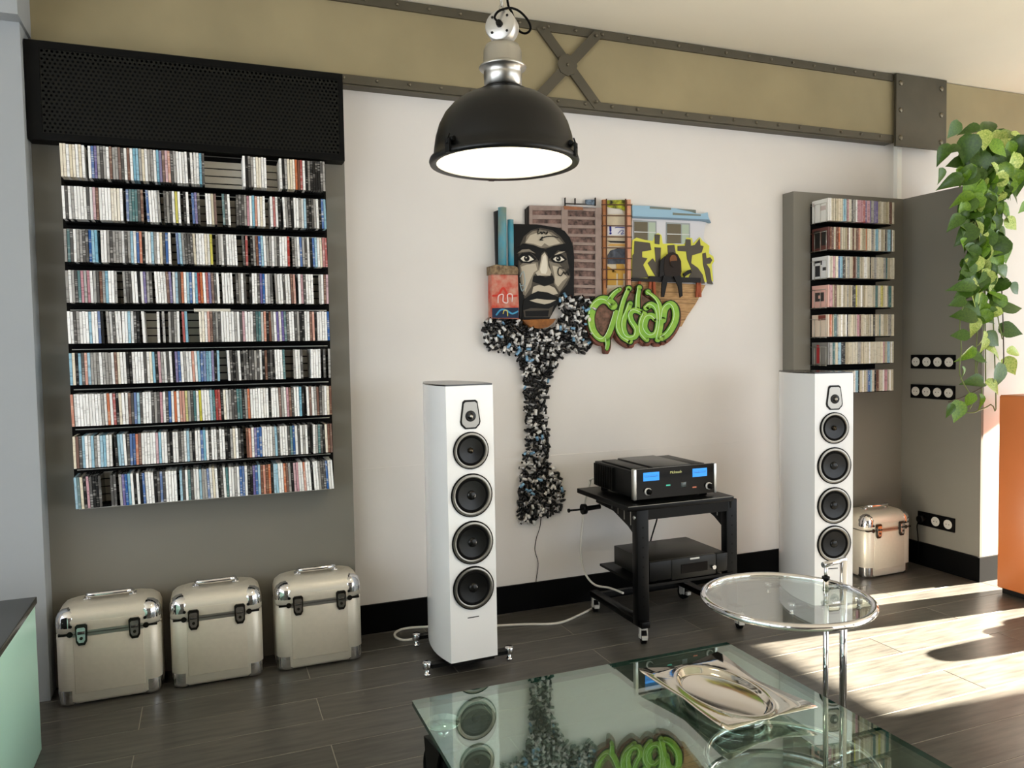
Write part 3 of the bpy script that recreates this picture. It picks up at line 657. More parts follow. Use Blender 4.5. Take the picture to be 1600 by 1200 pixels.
for (a, c, nm) in (((1044, 758), (60, 190, 160), 'green_led'), ((1085, 761), (170, 90, 60), 'amber_led')):
    p0 = PY(*a, ay); MB().box((p0.x-.011, ay-.001, p0.z-.003), (p0.x+.011, ay+.001, p0.z+.003)).build('indicator', emis(nm, c, .25), amp, al)
p0 = PY(1068, 757, ay); MB().rbox((p0.x-.014, ay-.002, p0.z-.012), (p0.x+.014, ay+.001, p0.z+.012), .001, 1).build('control_window', mat('ctl_grey', (70, 80, 80), .2), amp, al)
tm = text_mesh('McIntosh', .017); tm.materials.append(emis('logo_gold', (196, 196, 130), .18)); o = link('logo', tm, amp); p0 = PY(1056, 737.5, ay); o.location = Vector((p0.x, ay-.0008, p0.z))-al; o.rotation_euler = (math.pi/2, 0, 0)
for x in (ax0+.04, ax1-.04):
    for y in (ay+.05, ay+.35): MB().cyl((x, y, TZ), (x, y, az0+.006), .018, seg=14).build('foot', M_RUB, amp, al)

cl_ = Vector((2.06, 3.2, .258))
cp = thing('disc_player', 'dark disc player on the lower trolley shelf', 'player', cl_)
px0, px1, pz0, pz1, pyf = 1.842, 2.262, .272, .362, 3.028
MB().rbox((px0, pyf+.01, pz0), (px1, pyf+.33, pz1), .003, 2).build('case', mat('player_black', (20, 20, 17), .38, spec=.3), cp, cl_)
MB().rbox((px0-.004, pyf-.006, pz0), (px1-.06, pyf+.012, pz1), .003, 2).build('front_panel', mat('player_front', (14, 14, 13), .3, spec=.2), cp, cl_)
MB().rbox((px1-.06, pyf-.008, pz0), (px1+.004, pyf+.012, pz1), .004, 2).build('front_end', MATS['player_front'], cp, cl_)
MB().rbox((1.955, pyf-.010, pz0-.006), (2.20, pyf, pz1+.002), .004, 2).build('drawer_frame', mat('player_mid', (26, 26, 24), .3, spec=.2), cp, cl_)
MB().box((2.005, pyf-.012, pz0+.02), (2.15, pyf-.009, pz0+.062)).build('display_window', mat('player_disp', (6, 3, 3), .1, spec=.1), cp, cl_)
MB().box((2.055, pyf-.012, pz1-.010), (2.105, pyf-.009, pz1-.003)).build('name_badge', mat('badge_white', (200, 200, 196), .3), cp, cl_)
MB().cyl((2.185, pyf-.009, pz0+.03), (2.185, pyf-.018, pz0+.03), .010, seg=16).build('button', M_STEEL, cp, cl_)
for x in (px0+.04, px1-.04):
    for y in (pyf+.04, pyf+.29): MB().cyl((x, y, .257), (x, y, pz0+.002), .016, seg=12).build('foot', M_RUB, cp, cl_)

# ------------------------------------------------------------------ glass coffee table on wheels
gx0_, gx1_, gy0_, gy1_ = .546, 1.702, 1.10, 2.275
tb = Vector(((gx0_+gx1_)/2, (gy0_+gy1_)/2, 0))
tab = thing('glass_coffee_table', 'low square glass coffee table on big black wheels', 'table', tb)
M_GLASS = glass('table_glass', (.80, .92, .86), .21, (.9, 1., .95)); M_GEDGE = mat('glass_edge_green', (26, 62, 52), .1)
g = MB(); g.add([(gx0_, gy0_, .28), (gx1_, gy0_, .28), (gx1_, gy1_, .28), (gx0_, gy1_, .28)], [(0, 1, 2, 3)]); g.add([(gx0_, gy0_, .265), (gx1_, gy0_, .265), (gx1_, gy1_, .265), (gx0_, gy1_, .265)], [(3, 2, 1, 0)])
for f_ in ((4, 5, 1, 0), (5, 6, 2, 1), (6, 7, 3, 2), (7, 4, 0, 3)): g.f.append(f_); g.m.append(1); g.sm.append(False)
g.build('glass_top', [M_GLASS, M_GEDGE], tab, tb)
wme = None
for x, y in ((gx0_+.058, gy1_-.135), (1.43, 2.165), (gx0_+.058, gy0_+.135), (gx1_-.10, gy0_+.15)):
    w_ = MB(); w_.cyl((-.02, .02, .09), (.02, .02, .09), .09, seg=36, mi=0); w_.cyl((-.022, .02, .09), (.022, .02, .09), .05, seg=24, mi=1)
    for s_ in (-1, 1): w_.prism([(s_*.03, .0, .08), (s_*.03, .04, .08), (s_*.03, .06, .2), (s_*.03, -.05, .2)], (s_*.006, 0, 0), 1)
    w_.box((-.036, -.05, .195), (.036, .06, .205), 1); w_.cyl((0, 0, .2), (0, 0, .255), .018, seg=14, mi=2); w_.lathe([(.0005, .254), (.045, .254), (.05, .258), (.05, .2648), (.0005, .2648)], seg=28, mi=2); w_.cyl((-.04, .02, .09), (.04, .02, .09), .012, seg=10, mi=2)
    if wme is None: o = w_.build('wheel', [M_RUB, M_BLACK, M_CHROME], tab); wme = o.data
    else: o = link('wheel', wme, tab)
    o.location = Vector((x, y, 0))-tb; o.rotation_euler = (0, 0, math.radians(8))

# ------------------------------------------------------------------ silver tray
tc_ = Vector((1.408, 1.905, .28)); tray = thing('serving_tray', 'polished silver oval tray with pointed corners on the glass table', 'tray', tc_, math.radians(2))
b = MB(); NS = 72; rings = []
def corner(a):      # pincushion outline, corners on the diagonals
    hx, hy = .165, .225; c, s_ = math.cos(a), math.sin(a)
    r = 1/max(abs(c)/hx, abs(s_)/hy); q = abs(abs(math.atan2(s_/hy, c/hx)) % (math.pi/2) - math.pi/4)/(math.pi/4)
    return r*(1-.15*q**.7), 1-q
for lev in range(8):
    ring = []
    for i in range(NS):
        a = 2*math.pi*i/NS; ea, eb = .108, .178; re = ea*eb/math.hypot(eb*math.cos(a), ea*math.sin(a)); ro, cn = corner(a)
        ro = max(ro, re*1.14)
        r, zz = [(re*.02, .012), (re*.86, .012), (re*.93, .016), (re*.98, .028), (re*1.02, .033), (re*1.07, .031), ((re*1.07+ro)/2, .029), (ro, .030+.010*cn**2)][lev]
        ring.append((r*math.cos(a), r*math.sin(a), zz))
    rings.append(len(b.v)); b.v += [Vector(v) for v in ring]
    if lev:
        for i in range(NS): j = (i+1) % NS; b.f.append([rings[-2]+i, rings[-2]+j, rings[-1]+j, rings[-1]+i]); b.m.append(0); b.sm.append(True)
b.f.append([rings[0]+i for i in range(NS)]); b.m.append(0); b.sm.append(False)
o = b.build('tray_body', mat('polished_silver', (224, 218, 206), .10, 1.), tray); sm = o.modifiers.new('s', 'SOLIDIFY'); sm.thickness = .002; sm.offset = -1
MB().tube([(.085*math.cos(a), .15*math.sin(a), .007) for a in [2*math.pi*i/40 for i in range(40)]], .007, 8, closed=True).build('foot_ring', M_CHROME, tray)

# ------------------------------------------------------------------ chrome side table
ec = Vector((1.598, 1.846, 0)); et = thing('side_table', 'round chrome tube side table with glass top over the coffee table edge', 'side table', ec)
ZT = .58; RR = .242
MB().tube([(RR*math.cos(a), RR*math.sin(a), ZT) for a in [2*math.pi*i/64 for i in range(64)]], .0105, 12, closed=True).build('top_ring', M_CHROME, et)
MB().prism([((RR-.004)*math.cos(2*math.pi*i/64), (RR-.004)*math.sin(2*math.pi*i/64), ZT-.004) for i in range(64)], (0, 0, .007)).build('glass_disc', glass('disc_glass', (.88, .93, .90), .14), et)
up = Vector((1.877, 1.905, 0))-ec; th = Vector((1.805, 1.905, 0))-ec
MB().cyl((up.x, up.y, .012), (up.x, up.y, ZT+.072), .0115, seg=16).build('upright', M_CHROME, et)
MB().cyl((th.x, th.y, .012), (th.x, th.y, ZT+.02), .0085, seg=14).cyl((th.x, th.y, ZT+.02), (th.x, th.y, ZT+.064), .0055, seg=12).build('upright', M_CHROME, et)
d = (up-th).normalized(); MB().cyl(Vector((th.x, th.y, ZT+.064))-d*.012, Vector((up.x, up.y, ZT+.072))+d*.006, .009, seg=14).build('top_crossbar', M_CHROME, et)
MB().cyl((th.x, th.y, ZT+.018), (th.x, th.y, ZT+.026), .012, seg=12).build('stop_collar', M_BLACK, et)
a0 = math.atan2(up.y, up.x)
MB().tube([(.087+.2645*math.cos(a), .077+.2645*math.sin(a), .0125) for a in [2*math.pi*i/64 for i in range(64)]], .0115, 12, closed=True).build('base_ring', M_CHROME, et)
MB().cyl((th.x, th.y, .0125), (.087+.264, up.y, .0125), .0085, seg=10).build('base_link', M_CHROME, et)
MB().cyl((th.x, th.y, ZT-.012), (up.x, up.y, ZT-.012), .008, seg=10).build('top_bracket', M_CHROME, et)

# ------------------------------------------------------------------ aqua cabinet, orange cabinet
ac = Vector((-1.0, 1.8, 0)); aq = thing('low_cabinet', 'low aqua glass-sided cabinet with black top by the pillar', 'cabinet', ac)
M_AQUA = mat('aqua_glass', (200, 250, 232), .3)
MB().box((-1.42, .62, .0), (-.582, 3.005, .50)).build('body', mat('cabinet_dark', (30, 30, 28), .4), aq, ac)
for y0, y1 in ((.62, 3.015),): MB().rbox((-.582, y0, .002), (-.572, y1, .512), .0015, 1).build('side_panel', M_AQUA, aq, ac)
MB().rbox((-1.43, .60, .505), (-.568, 3.03, .528), .002, 2).build('top', mat('cabinet_top_black', (32, 31, 27), .25), aq, ac)
oc = Vector((4.05, 2.74, 0)); oc_t = thing('orange_cabinet', 'tall narrow orange cabinet at the partition end', 'cabinet', oc)
M_OR = mat('orange_lacquer', (196, 112, 58), .4, var=.04, scale=3)
MB().rbox((3.882, 2.63, .03), (4.22, 2.862, 1.055), .003, 2).build('body', M_OR, oc_t, oc)
MB().rbox((3.872, 2.634, .036), (3.883, 2.858, 1.05), .002, 2).build('door', M_OR, oc_t, oc)
MB().box((3.90, 2.65, 0), (4.20, 2.85, .032)).build('plinth', M_BLACK, oc_t, oc)

# ------------------------------------------------------------------ sockets on the partition
XS = 3.967
def socket_strip(label, y0, y1, zc, n, plug=False):
    c = Vector((XS, (y0+y1)/2, zc)); t = thing('socket_strip', label, 'socket', c)
    MB().rbox((XS-.010, y0, zc-.041), (XS, y1, zc+.041), .002, 2).build('frame', M_BLKM, t, c)
    for i in range(n):
        y = y1-(i+.5)*(y1-y0)/n
        if plug and i == 0:
            MB().cyl((XS-.01, y, zc), (XS-.045, y, zc), .022, seg=16).build('plug', M_BLACK, t, c)
            MB().tube(smooth_path([(XS-.045, y, zc-.005), (XS-.055, y+.005, zc-.04), (XS-.04, y+.012, zc-.1), (XS-.024, y+.02, zc-.2), (XS-.024, y+.03, zc-.28)], 5), .0035, 6).build('plug_cable', M_RUB, t, c); continue
        s_ = MB().lathe([(.027, .009), (.027, .012), (.024, .0135), (.022, .0125), (.0005, .0125)], (XS, y, zc), (-1, 0, 0), 24).build('socket', mat('socket_silver', (214, 210, 202), .35, .2), t, c)
        for dy in (-.0095, .0095): MB().cyl((XS-.0120, y+dy, zc), (XS-.0132, y+dy, zc), .0028, seg=8).build('pin_hole', M_BLKM, s_, c)
socket_strip('upper black strip of four round sockets on the grey partition', 3.192, 3.490, 1.222, 4)
socket_strip('black strip of four round sockets just below another strip', 3.192, 3.490, 1.045, 4)
socket_strip('low black socket strip with a plug near the baseboard', 3.185, 3.432, .283, 3, True)

# ------------------------------------------------------------------ cables
def cable(name, label, pts, r, m, k_=6): return tag(MB().tube(smooth_path(pts, k_), r, 8).build(name, m), label, 'cable')
M_WC = mat('white_cable', (214, 210, 200), .5)
fp_ = lambda x, y, z=.0055: PZ(600+x*.3125, 880+y*.3125, z)
cable('speaker_cable', 'white speaker cable looping on the floor behind the speaker', [fp_(230, 355), fp_(150, 378), fp_(95, 384), fp_(58, 368), fp_(60, 345), fp_(110, 326), fp_(225, 318), fp_(380, 316), fp_(565, 312), fp_(700, 306), fp_(830, 304), fp_(900, 292), fp_(970, 262), fp_(1025, 235), fp_(1060, 215)], .006, M_WC)
cp_ = lambda x, y, Y: PY(880+x*.2834, 680+y*.2834, Y)
cable('hanging_cable', 'white cable drooping from the trolley top to its foot', [(1.84, 3.448, .70), (1.79, 3.50, .675), cp_(150, 255, 3.53), cp_(130, 330, 3.535), cp_(112, 440, 3.535), cp_(100, 560, 3.53), cp_(98, 660, 3.53), cp_(120, 760, 3.52), cp_(175, 825, 3.48), cp_(255, 842, 3.44), cp_(330, 870, 3.3)], .0055, M_WC)
cable('power_cable', 'thin black cable hanging behind the trolley apron', [cp_(522, 430, 3.46), cp_(515, 470, 3.46), cp_(500, 520, 3.46), cp_(483, 580, 3.42), cp_(478, 625, 3.385), cp_(480, 650, 3.356)], .004, M_RUB)
cable('thin_wire', 'thin dark wire running from the collage to the baseboard', [PY(*p, YW-.006) for p in ((846, 800), (844, 822), (838, 842), (836, 860), (841, 880), (838, 905), (837, 917))], .0018, M_RUB)

# ------------------------------------------------------------------ wall collage
kl = PY(840, 600, YW); kl = Vector((kl.x, YW, kl.z))
art = thing('wall_collage', 'large cut-out street-art collage with painted face, train and can roots', 'artwork', kl)
A3 = lambda x, y: (760+x*.1749, 310+y*.1749)
A4 = lambda x, y: (900+x*.15, 300+y*.15)
A5 = lambda x, y: (900+x*.14375, 440+y*.14375)
def pp(f, pts, Y): return [PY(*f(x, y), Y) for x, y in pts]
def panel(name, f, pts, Y, depth, m, par=None):
    return MB().prism(pp(f, pts, Y), (0, depth, 0)).build(name, m, par or art, kl)
def ell(cx, cy, rx, ry, n=14): return [(cx+rx*math.cos(2*math.pi*i/n), cy+ry*math.sin(2*math.pi*i/n)) for i in range(n)]
def ribbon(b, f, pts, wd, Y, depth, mi=0, k_=5, taper=None):
    P = smooth_path([(x, y, 0) for x, y in pts], k_); L = []; R_ = []; n = len(P)
    for i, p in enumerate(P):
        d = (P[min(n-1, i+1)]-P[max(0, i-1)]).normalized(); nn = Vector((-d.y, d.x, 0))
        ww = wd/2*(1 if taper is None else taper[0]+(taper[1]-taper[0])*i/(n-1)); L.append(p+nn*ww); R_.append(p-nn*ww)
    for i in range(n-1):
        b.prism(pp(f, [(q.x, q.y) for q in (L[i], L[i+1], R_[i+1], R_[i])], Y), (0, depth, 0), mi)
    for e in (P[0], P[-1]):
        b.prism(pp(f, ell(e.x, e.y, wd/2*(taper[1] if taper and e is P[-1] else 1)*.99, wd/2*(taper[1] if taper and e is P[-1] else 1)*.99, 10), Y), (0, depth, 0), mi)
    return b
G = lambda n, c, r=.55, **k_: mat('art_'+n, c, r, spec=.15, **k_)
# pipes
for pts, r, z_ in (((( 142, 85), (142, 600)), .0205, .05), (((215, 195), (220, 600)), .015, .045)):
    a = PY(*A3(*pts[0]), YW-z_); b_ = PY(*A3(*pts[1]), YW-z_)
    MB().cyl(b_, a, r, seg=20).lathe([(r*1.0, 0), (r*1.06, .004), (r*.8, .006), (.0005, .006)], a-Vector((0, 0, .003)), (0, 0, 1), 20).build('painted_pipe', G('pipe', (64, 150, 176), .4, c2=(150, 150, 120), scale=9, stretch=(1, 1, .6)), art, kl)
panel('pipe_back', A3, [(75, 115), (105, 105), (110, 600), (90, 600)], YW-.02, .018, G('darkgrey', (60, 58, 58)))
# planter with graffiti
panel('planter_rim', A3, [(38, 605), (90, 590), (275, 612), (285, 640), (282, 680), (40, 680)], YW-.062, .06, G('rim', (150, 128, 98), .5, c2=(80, 60, 44), scale=60))
panel('planter_box', A3, [(48, 680), (280, 685), (290, 960), (290, 1075), (50, 1070)], YW-.055, .053, G('planter', (196, 150, 130), .5, c2=(190, 70, 52), scale=26))
pb = MB()
ribbon(pb, A3, [(60, 870), (110, 860), (150, 800), (200, 870), (270, 870)], 18, YW-.0565, .0012, 0)
ribbon(pb, A3, [(105, 930), (110, 870), (150, 860), (150, 920), (190, 930), (190, 860), (230, 860), (230, 920)], 10, YW-.058, .0012, 1)
pb.prism(pp(A3, [(50, 980), (288, 975), (290, 1070), (52, 1068)], YW-.056), (0, .001, 0), 2)
ribbon(pb, A3, [(90, 1040), (130, 995), (180, 1000), (230, 1030), (280, 1010)], 14, YW-.0575, .001, 3); ribbon(pb, A3, [(150, 1030), (160, 1000), (185, 1005), (190, 1050)], 8, YW-.058, .001, 4)
pb.build('planter_graffiti', [G('red', (196, 62, 48)), G('palepink', (226, 200, 196)), G('navy', (34, 46, 70)), G('cyan', (70, 150, 190)), G('yel', (206, 190, 90))], art, kl)
# shutter made of slats
panel('shutter_back', A3, [(355, 100), (392, 64), (1000, 84), (1006, 905), (700, 890), (640, 400), (360, 245)], YW-.012, .011, G('shutterback', (52, 44, 42), .6, c2=(150, 120, 110), scale=40))
ms = G('shutter', (150, 132, 124), .7, var=.12, scale=30)
ys = [(108, 84), (160, 186), (236, 264), (314, 340), (390, 415), (464, 490), (542, 566), (618, 642), (694, 718), (770, 796), (846, 868)]
for i, (y0, y1) in enumerate(ys):
    xl = 690 if i < 4 else 770
    a, c = min(y0, y1), max(y0, y1)
    panel('shutter_slat', A3, [(xl, a), (985, a+6), (985, c+6), (xl, c)], YW-.022, .012, ms)
panel('shutter_slat', A3, [(385, 62), (690, 70), (690, 108), (405, 106)], YW-.022, .012, ms)
panel('shutter_slat', A3, [(405, 146), (690, 150), (690, 186), (405, 184)], YW-.022, .012, ms)
panel('shutter_slat', A3, [(405, 222), (690, 226), (690, 262), (405, 260)], YW-.022, .012, ms)
panel('shutter_stile', A3, [(385, 62), (412, 62), (412, 235), (385, 232)], YW-.024, .014, ms)
panel('shutter_stile', A3, [(672, 70), (728, 70), (728, 400), (690, 300), (672, 270)], YW-.024, .014, ms)
panel('shutter_stile', A3, [(975, 82), (1030, 84), (1030, 900), (975, 900)], YW-.024, .014, ms)
panel('shutter_side', A3, [(350, 95), (385, 62), (385, 232), (352, 236)], YW-.016, .014, G('dark', (44, 40, 38)))
panel('roof_plank', A3, [(690, 66), (860, 78), (866, 104), (700, 98)], YW-.027, .006, G('rust', (150, 102, 74), .7, var=.2, scale=40))
ab = MB()
for x0, y0, x1, y1 in ((705, -5, 705, 62), (795, 0, 795, 52), (975, -5, 975, 62), (705, 45, 975, 55)): ribbon(ab, A3, [(x0, y0), (x1, y1)], 8, YW-.016, .008, 0, 1)
ab.build('antenna_frame', G('dark', (44, 40, 38)), art, kl); panel('antenna_box', A3, [(890, 10), (965, 10), (965, 58), (890, 52)], YW-.02, .01, G('bluegrey', (120, 140, 160), c2=(60, 64, 72), scale=60))
# scaffold with ladder and posters
panel('scaffold_back', A4, [(270, 120), (590, 120), (590, 1000), (500, 1120), (280, 1120)], YW-.010, .009, G('cream', (206, 192, 166), .7, var=.08, scale=20))
for nm, pts, m in (('poster', [(308, 85), (530, 80), (532, 200), (310, 150)], G('acid', (206, 210, 60), .5, c2=(40, 40, 34), scale=34)), ('poster', [(328, 172), (470, 172), (500, 232), (328, 232)], G('pale', (214, 208, 200))), ('poster', [(328, 346), (512, 346), (512, 452), (328, 452)], G('paperwhite', (220, 218, 222))),
                   ('poster', [(328, 508), (532, 512), (532, 532), (360, 526)], G('dark', (44, 40, 38))), ('poster', [(360, 540), (532, 542), (532, 566), (330, 560)], G('sand', (206, 160, 90))), ('poster', [(330, 660), (360, 610), (430, 588), (512, 592), (512, 750), (330, 750)], G('slate', (92, 98, 110), .5, c2=(50, 52, 56), scale=40)),
                   ('poster', [(328, 770), (420, 830), (420, 970), (328, 970)], G('ochre', (196, 152, 70))), ('poster', [(420, 750), (495, 750), (512, 800), (512, 850), (492, 850), (492, 970), (440, 970), (440, 850), (380, 840), (375, 810), (425, 800)], G('ochre', (196, 152, 70)))):
    panel(nm, A4, pts, YW-.0125, .003, m)
ib = MB(); ribbon(ib, A4, [(358, 360), (360, 405)], 20, YW-.0135, .001, 0, 1); ib.prism(pp(A4, ell(360, 430, 12, 12), YW-.0135), (0, .001, 0)); ribbon(ib, A4, [(410, 372), (440, 368), (505, 372)], 8, YW-.0135, .001, 0); ribbon(ib, A4, [(440, 430), (470, 400), (495, 405), (470, 440), (500, 430)], 6, YW-.0135, .001, 0)
ib.build('poster_ink', G('blueink', (46, 52, 140)), art, kl)
for x, c in ((300, (150, 96, 62)), (552, (196, 130, 104))): panel('scaffold_post', A4, [(x-18, 78), (x+18, 78), (x+20, 1090), (x-12, 1090)], YW-.03, .016, G('post%d' % x, c, .6, c2=(206, 160, 130) if x > 400 else (170, 120, 80), scale=50))
for y in (125, 240, 345, 460, 575, 685, 800, 905): panel('ladder_rung', A4, [(270, y), (585, y+4), (585, y+14), (270, y+10)], YW-.034, .006, G('rung', (86, 56, 42)))
for x in (315, 515): panel('ladder_rail', A4, [(x, 70), (x+9, 70), (x+9, 1000), (x, 1000)], YW-.033, .005, G('rung', (86, 56, 42)))
# train
panel('train_body', A4, [(585, 260), (1365, 300), (1345, 350), (1330, 480), (1380, 560), (1432, 680), (1432, 962), (580, 930)], YW-.016, .014, G('trainwhite', (206, 206, 212), .5))
panel('train_roof', A4, [(585, 138), (760, 145), (1250, 190), (1250, 222), (1300, 228), (1372, 212), (1380, 260), (1408, 322), (1290, 296), (590, 268)], YW-.022, .02, G('trainblue', (150, 184, 206), .4))
panel('roof_edge', A4, [(585, 252), (1385, 286), (1408, 322), (1290, 300), (590, 272)], YW-.025, .004, G('slateblue', (110, 132, 150)))
rb_ = MB()
for pts in ([(770, 150), (990, 165), (990, 185), (770, 172)], [(1010, 215), (1300, 235), (1300, 250), (1010, 238)], [(1050, 175), (1248, 186), (1248, 222), (1200, 205)]): rb_.prism(pp(A4, pts, YW-.024), (0, .002, 0))
rb_.build('roof_fittings', G('greygreen', (120, 126, 116)), art, kl)
for x0, y0, x1, y1 in ((606, 300, 832, 505), (948, 322, 1182, 535)):
    wn = panel('train_window', A4, [(x0-8, y0-8), (x1+6, y0+4), (x1+6, y1), (x0-8, y1)], YW-.019, .003, G('framegrey', (150, 156, 158)))
    panel('pane', A4, [(x0+2, y0+10), (x0+(x1-x0)*.62, y0+14), (x0+(x1-x0)*.62, y1), (x0+2, y1)], YW-.0202, .001, G('pane_olive', (104, 96, 78), .2), wn)
    panel('pane', A4, [(x0+(x1-x0)*.66, y0+16), (x1-6, y0+18), (x1-6, y1), (x0+(x1-x0)*.66, y1)], YW-.0202, .001, G('pane_green', (170, 184, 166), .2), wn)
    panel('window_bar', A4, [(x0, y0+110), (x1, y0+118), (x1, y0+126), (x0, y0+120)], YW-.021, .001, G('framepale', (206, 208, 208)), wn)
panel('graffiti_outline', A4, [(590, 500), (630, 475), (720, 500), (800, 510), (825, 440), (860, 430), (890, 450), (905, 540), (1000, 535), (1050, 545), (1130, 545), (1150, 475), (1210, 480), (1220, 540), (1290, 470), (1320, 510), (1390, 560), (1385, 640), (1430, 670), (1440, 720), (1415, 760), (1430, 930), (1350, 940), (1100, 930), (580, 900), (580, 640)], YW-.0205, .004, G('acidyellow', (210, 208, 84)))
md = G('asphalt', (84, 78, 70), .6)
for pts in ([(612, 510), (770, 530), (785, 605), (690, 620), (690, 680), (745, 690), (700, 760), (760, 890), (585, 900), (590, 660), (606, 640)], [(822, 440), (876, 445), (870, 545), (822, 538)], [(820, 575), (885, 580), (880, 720), (905, 880), (830, 880), (748, 740), (800, 690), (832, 740), (828, 660)],
            [(955, 555), (1025, 550), (1040, 640), (990, 660), (960, 640)], [(1060, 562), (1140, 560), (1145, 492), (1195, 495), (1198, 560), (1240, 550), (1290, 485), (1298, 556), (1330, 565), (1310, 630), (1210, 660), (1200, 740), (1270, 790), (1320, 860), (1345, 955), (1150, 940), (1210, 820), (1160, 700), (1150, 620), (1060, 612)],
            [(1320, 640), (1352, 630), (1360, 690), (1400, 680), (1420, 710), (1400, 745), (1360, 750), (1395, 800), (1412, 920), (1430, 960), (1370, 955), (1350, 850), (1325, 750)]):
    panel('graffiti_letter', A4, pts, YW-.0235, .003, md)
panel('wood_deck', A4, [(580, 925), (1350, 968), (1250, 1160), (1160, 1290), (1100, 1400), (1040, 1420), (760, 1350), (570, 1150)], YW-.013, .012, G('deck', (196, 158, 112), .6, c2=(160, 124, 84), scale=22, stretch=(1, 1, 8)))
dk = MB()
for y, x0, x1 in ((1035, 590, 1310), (1110, 800, 1275), (1150, 900, 1240), (1240, 1000, 1190), (1320, 1080, 1140)): dk.prism(pp(A4, [(x0, y), (x1, y+10), (x1, y+15), (x0, y+5)], YW-.0136), (0, .001, 0))
dk.build('deck_joint', G('deckline', (110, 84, 58)), art, kl)
be = panel('bench_seat', A4, [(585, 895), (760, 900), (770, 875), (1300, 895), (1300, 945), (760, 935), (585, 925)], YW-.034, .012, G('benchblack', (34, 32, 32)))
for x0, x1 in ((668, 655), (780, 765), (815, 822), (1275, 1265), (1290, 1296)): panel('bench_leg', A4, [(x0-12, 925), (x0+12, 925), (x1+12, 1095), (x1-12, 1095)], YW-.032, .01, G('benchleg', (150, 76, 48)), be)
# seated painted figure
fg = MB()
fg.prism(pp(A4, [(925, 700), (950, 650), (1010, 625), (1060, 650), (1095, 720), (1100, 830), (1085, 880), (930, 880), (915, 800)], YW-.042), (0, .008, 0), 0)
fg.prism(pp(A4, ell(1015, 705, 38, 52), YW-.045), (0, .004, 0), 1); fg.prism(pp(A4, [(985, 720), (1050, 715), (1045, 760), (1015, 785), (985, 760)], YW-.0465), (0, .003, 0), 0)
for pts in ([(915, 870), (1010, 880), (960, 900), (940, 1000), (920, 1095), (890, 1095), (895, 960)], [(1020, 880), (1095, 870), (1105, 960), (1112, 1080), (1085, 1100), (1065, 980)]): fg.prism(pp(A4, pts, YW-.045), (0, .008, 0), 2)
fg.build('seated_figure', [G('figdark', (40, 30, 24)), G('figbrown', (120, 76, 48)), G('figleg', (28, 26, 26))], art, kl)
panel('backpack', A4, [(880, 720), (905, 690), (930, 668), (925, 880), (870, 880)], YW-.04, .008, G('benchblack', (34, 32, 32)))
panel('bag', A4, [(1120, 850), (1170, 815), (1200, 806), (1205, 840), (1150, 870), (1130, 890)], YW-.038, .008, G('benchblack', (34, 32, 32)))
# painted face
panel('face_board', A3, [(240, 228), (450, 232), (640, 262), (700, 292), (745, 350), (775, 430), (784, 520), (782, 858), (690, 862), (640, 890), (600, 1000), (560, 1084), (300, 1084), (285, 900), (280, 600), (250, 590)], YW-.03, .028, G('faceblack', (12, 11, 10), .5))
fc = MB(); lev = [0]
def tone(mi, pts, f=A3):
    lev[0] += 1; fc.prism(pp(f, pts, YW-.0302-.0002*lev[0]), (0, .0002*lev[0]+.0001, 0), mi)
tone(1, [(288, 470), (300, 420), (335, 340), (400, 285), (480, 262), (590, 285), (660, 340), (705, 400), (715, 500), (735, 600), (750, 700), (720, 770), (660, 840), (640, 880), (345, 930), (330, 840), (300, 740), (286, 620)])
tone(2, [(300, 600), (345, 560), (460, 570), (470, 640), (420, 690), (400, 790), (350, 870), (330, 860), (305, 730)])
tone(2, [(345, 400), (360, 335), (410, 295), (480, 278), (580, 300), (640, 345), (690, 405), (560, 436), (480, 446), (400, 420)])
tone(3, [(350, 395), (390, 330), (470, 300), (560, 312), (610, 350), (660, 400), (560, 425), (520, 400), (490, 430), (420, 405)])
tone(3, [(310, 610), (360, 592), (440, 580), (455, 640), (425, 660), (395, 720), (370, 780), (345, 840), (325, 760)])
tone(2, [(560, 560), (650, 585), (700, 640), (742, 700), (700, 765), (655, 835), (630, 800), (606, 765), (602, 700), (580, 660)])
tone(3, [(590, 600), (640, 610), (690, 660), (720, 705), (680, 740), (640, 790), (615, 760), (608, 690)])
tone(3, [(495, 510), (520, 482), (545, 520), (552, 600), (580, 660), (570, 690), (455, 690), (440, 665), (470, 640), (484, 570)])
tone(4, [(505, 520), (528, 500), (540, 560), (545, 640), (530, 675), (490, 670), (480, 640), (495, 570)])
tone(3, [(405, 860), (420, 790), (470, 772), (520, 786), (560, 776), (610, 800), (640, 850), (600, 862), (545, 838), (500, 832), (450, 842)])
tone(0, [(280, 445), (325, 402), (420, 416), (480, 440), (530, 452), (600, 424), (700, 402), (738, 445), (725, 490), (640, 462), (585, 520), (560, 540), (545, 490), (520, 470), (495, 490), (470, 560), (440, 520), (380, 470), (300, 480)])
tone(0, [(414, 742), (420, 695), (480, 688), (530, 704), (590, 688), (608, 722), (600, 757), (540, 776), (510, 782), (480, 766)])
tone(0, [(335, 905), (400, 855), (460, 828), (525, 838), (570, 850), (640, 880), (660, 900), (600, 1010), (560, 1080), (320, 1080), (325, 960)])
tone(3, [(385, 912), (450, 896), (540, 906), (622, 908), (570, 935), (520, 946), (440, 930)])
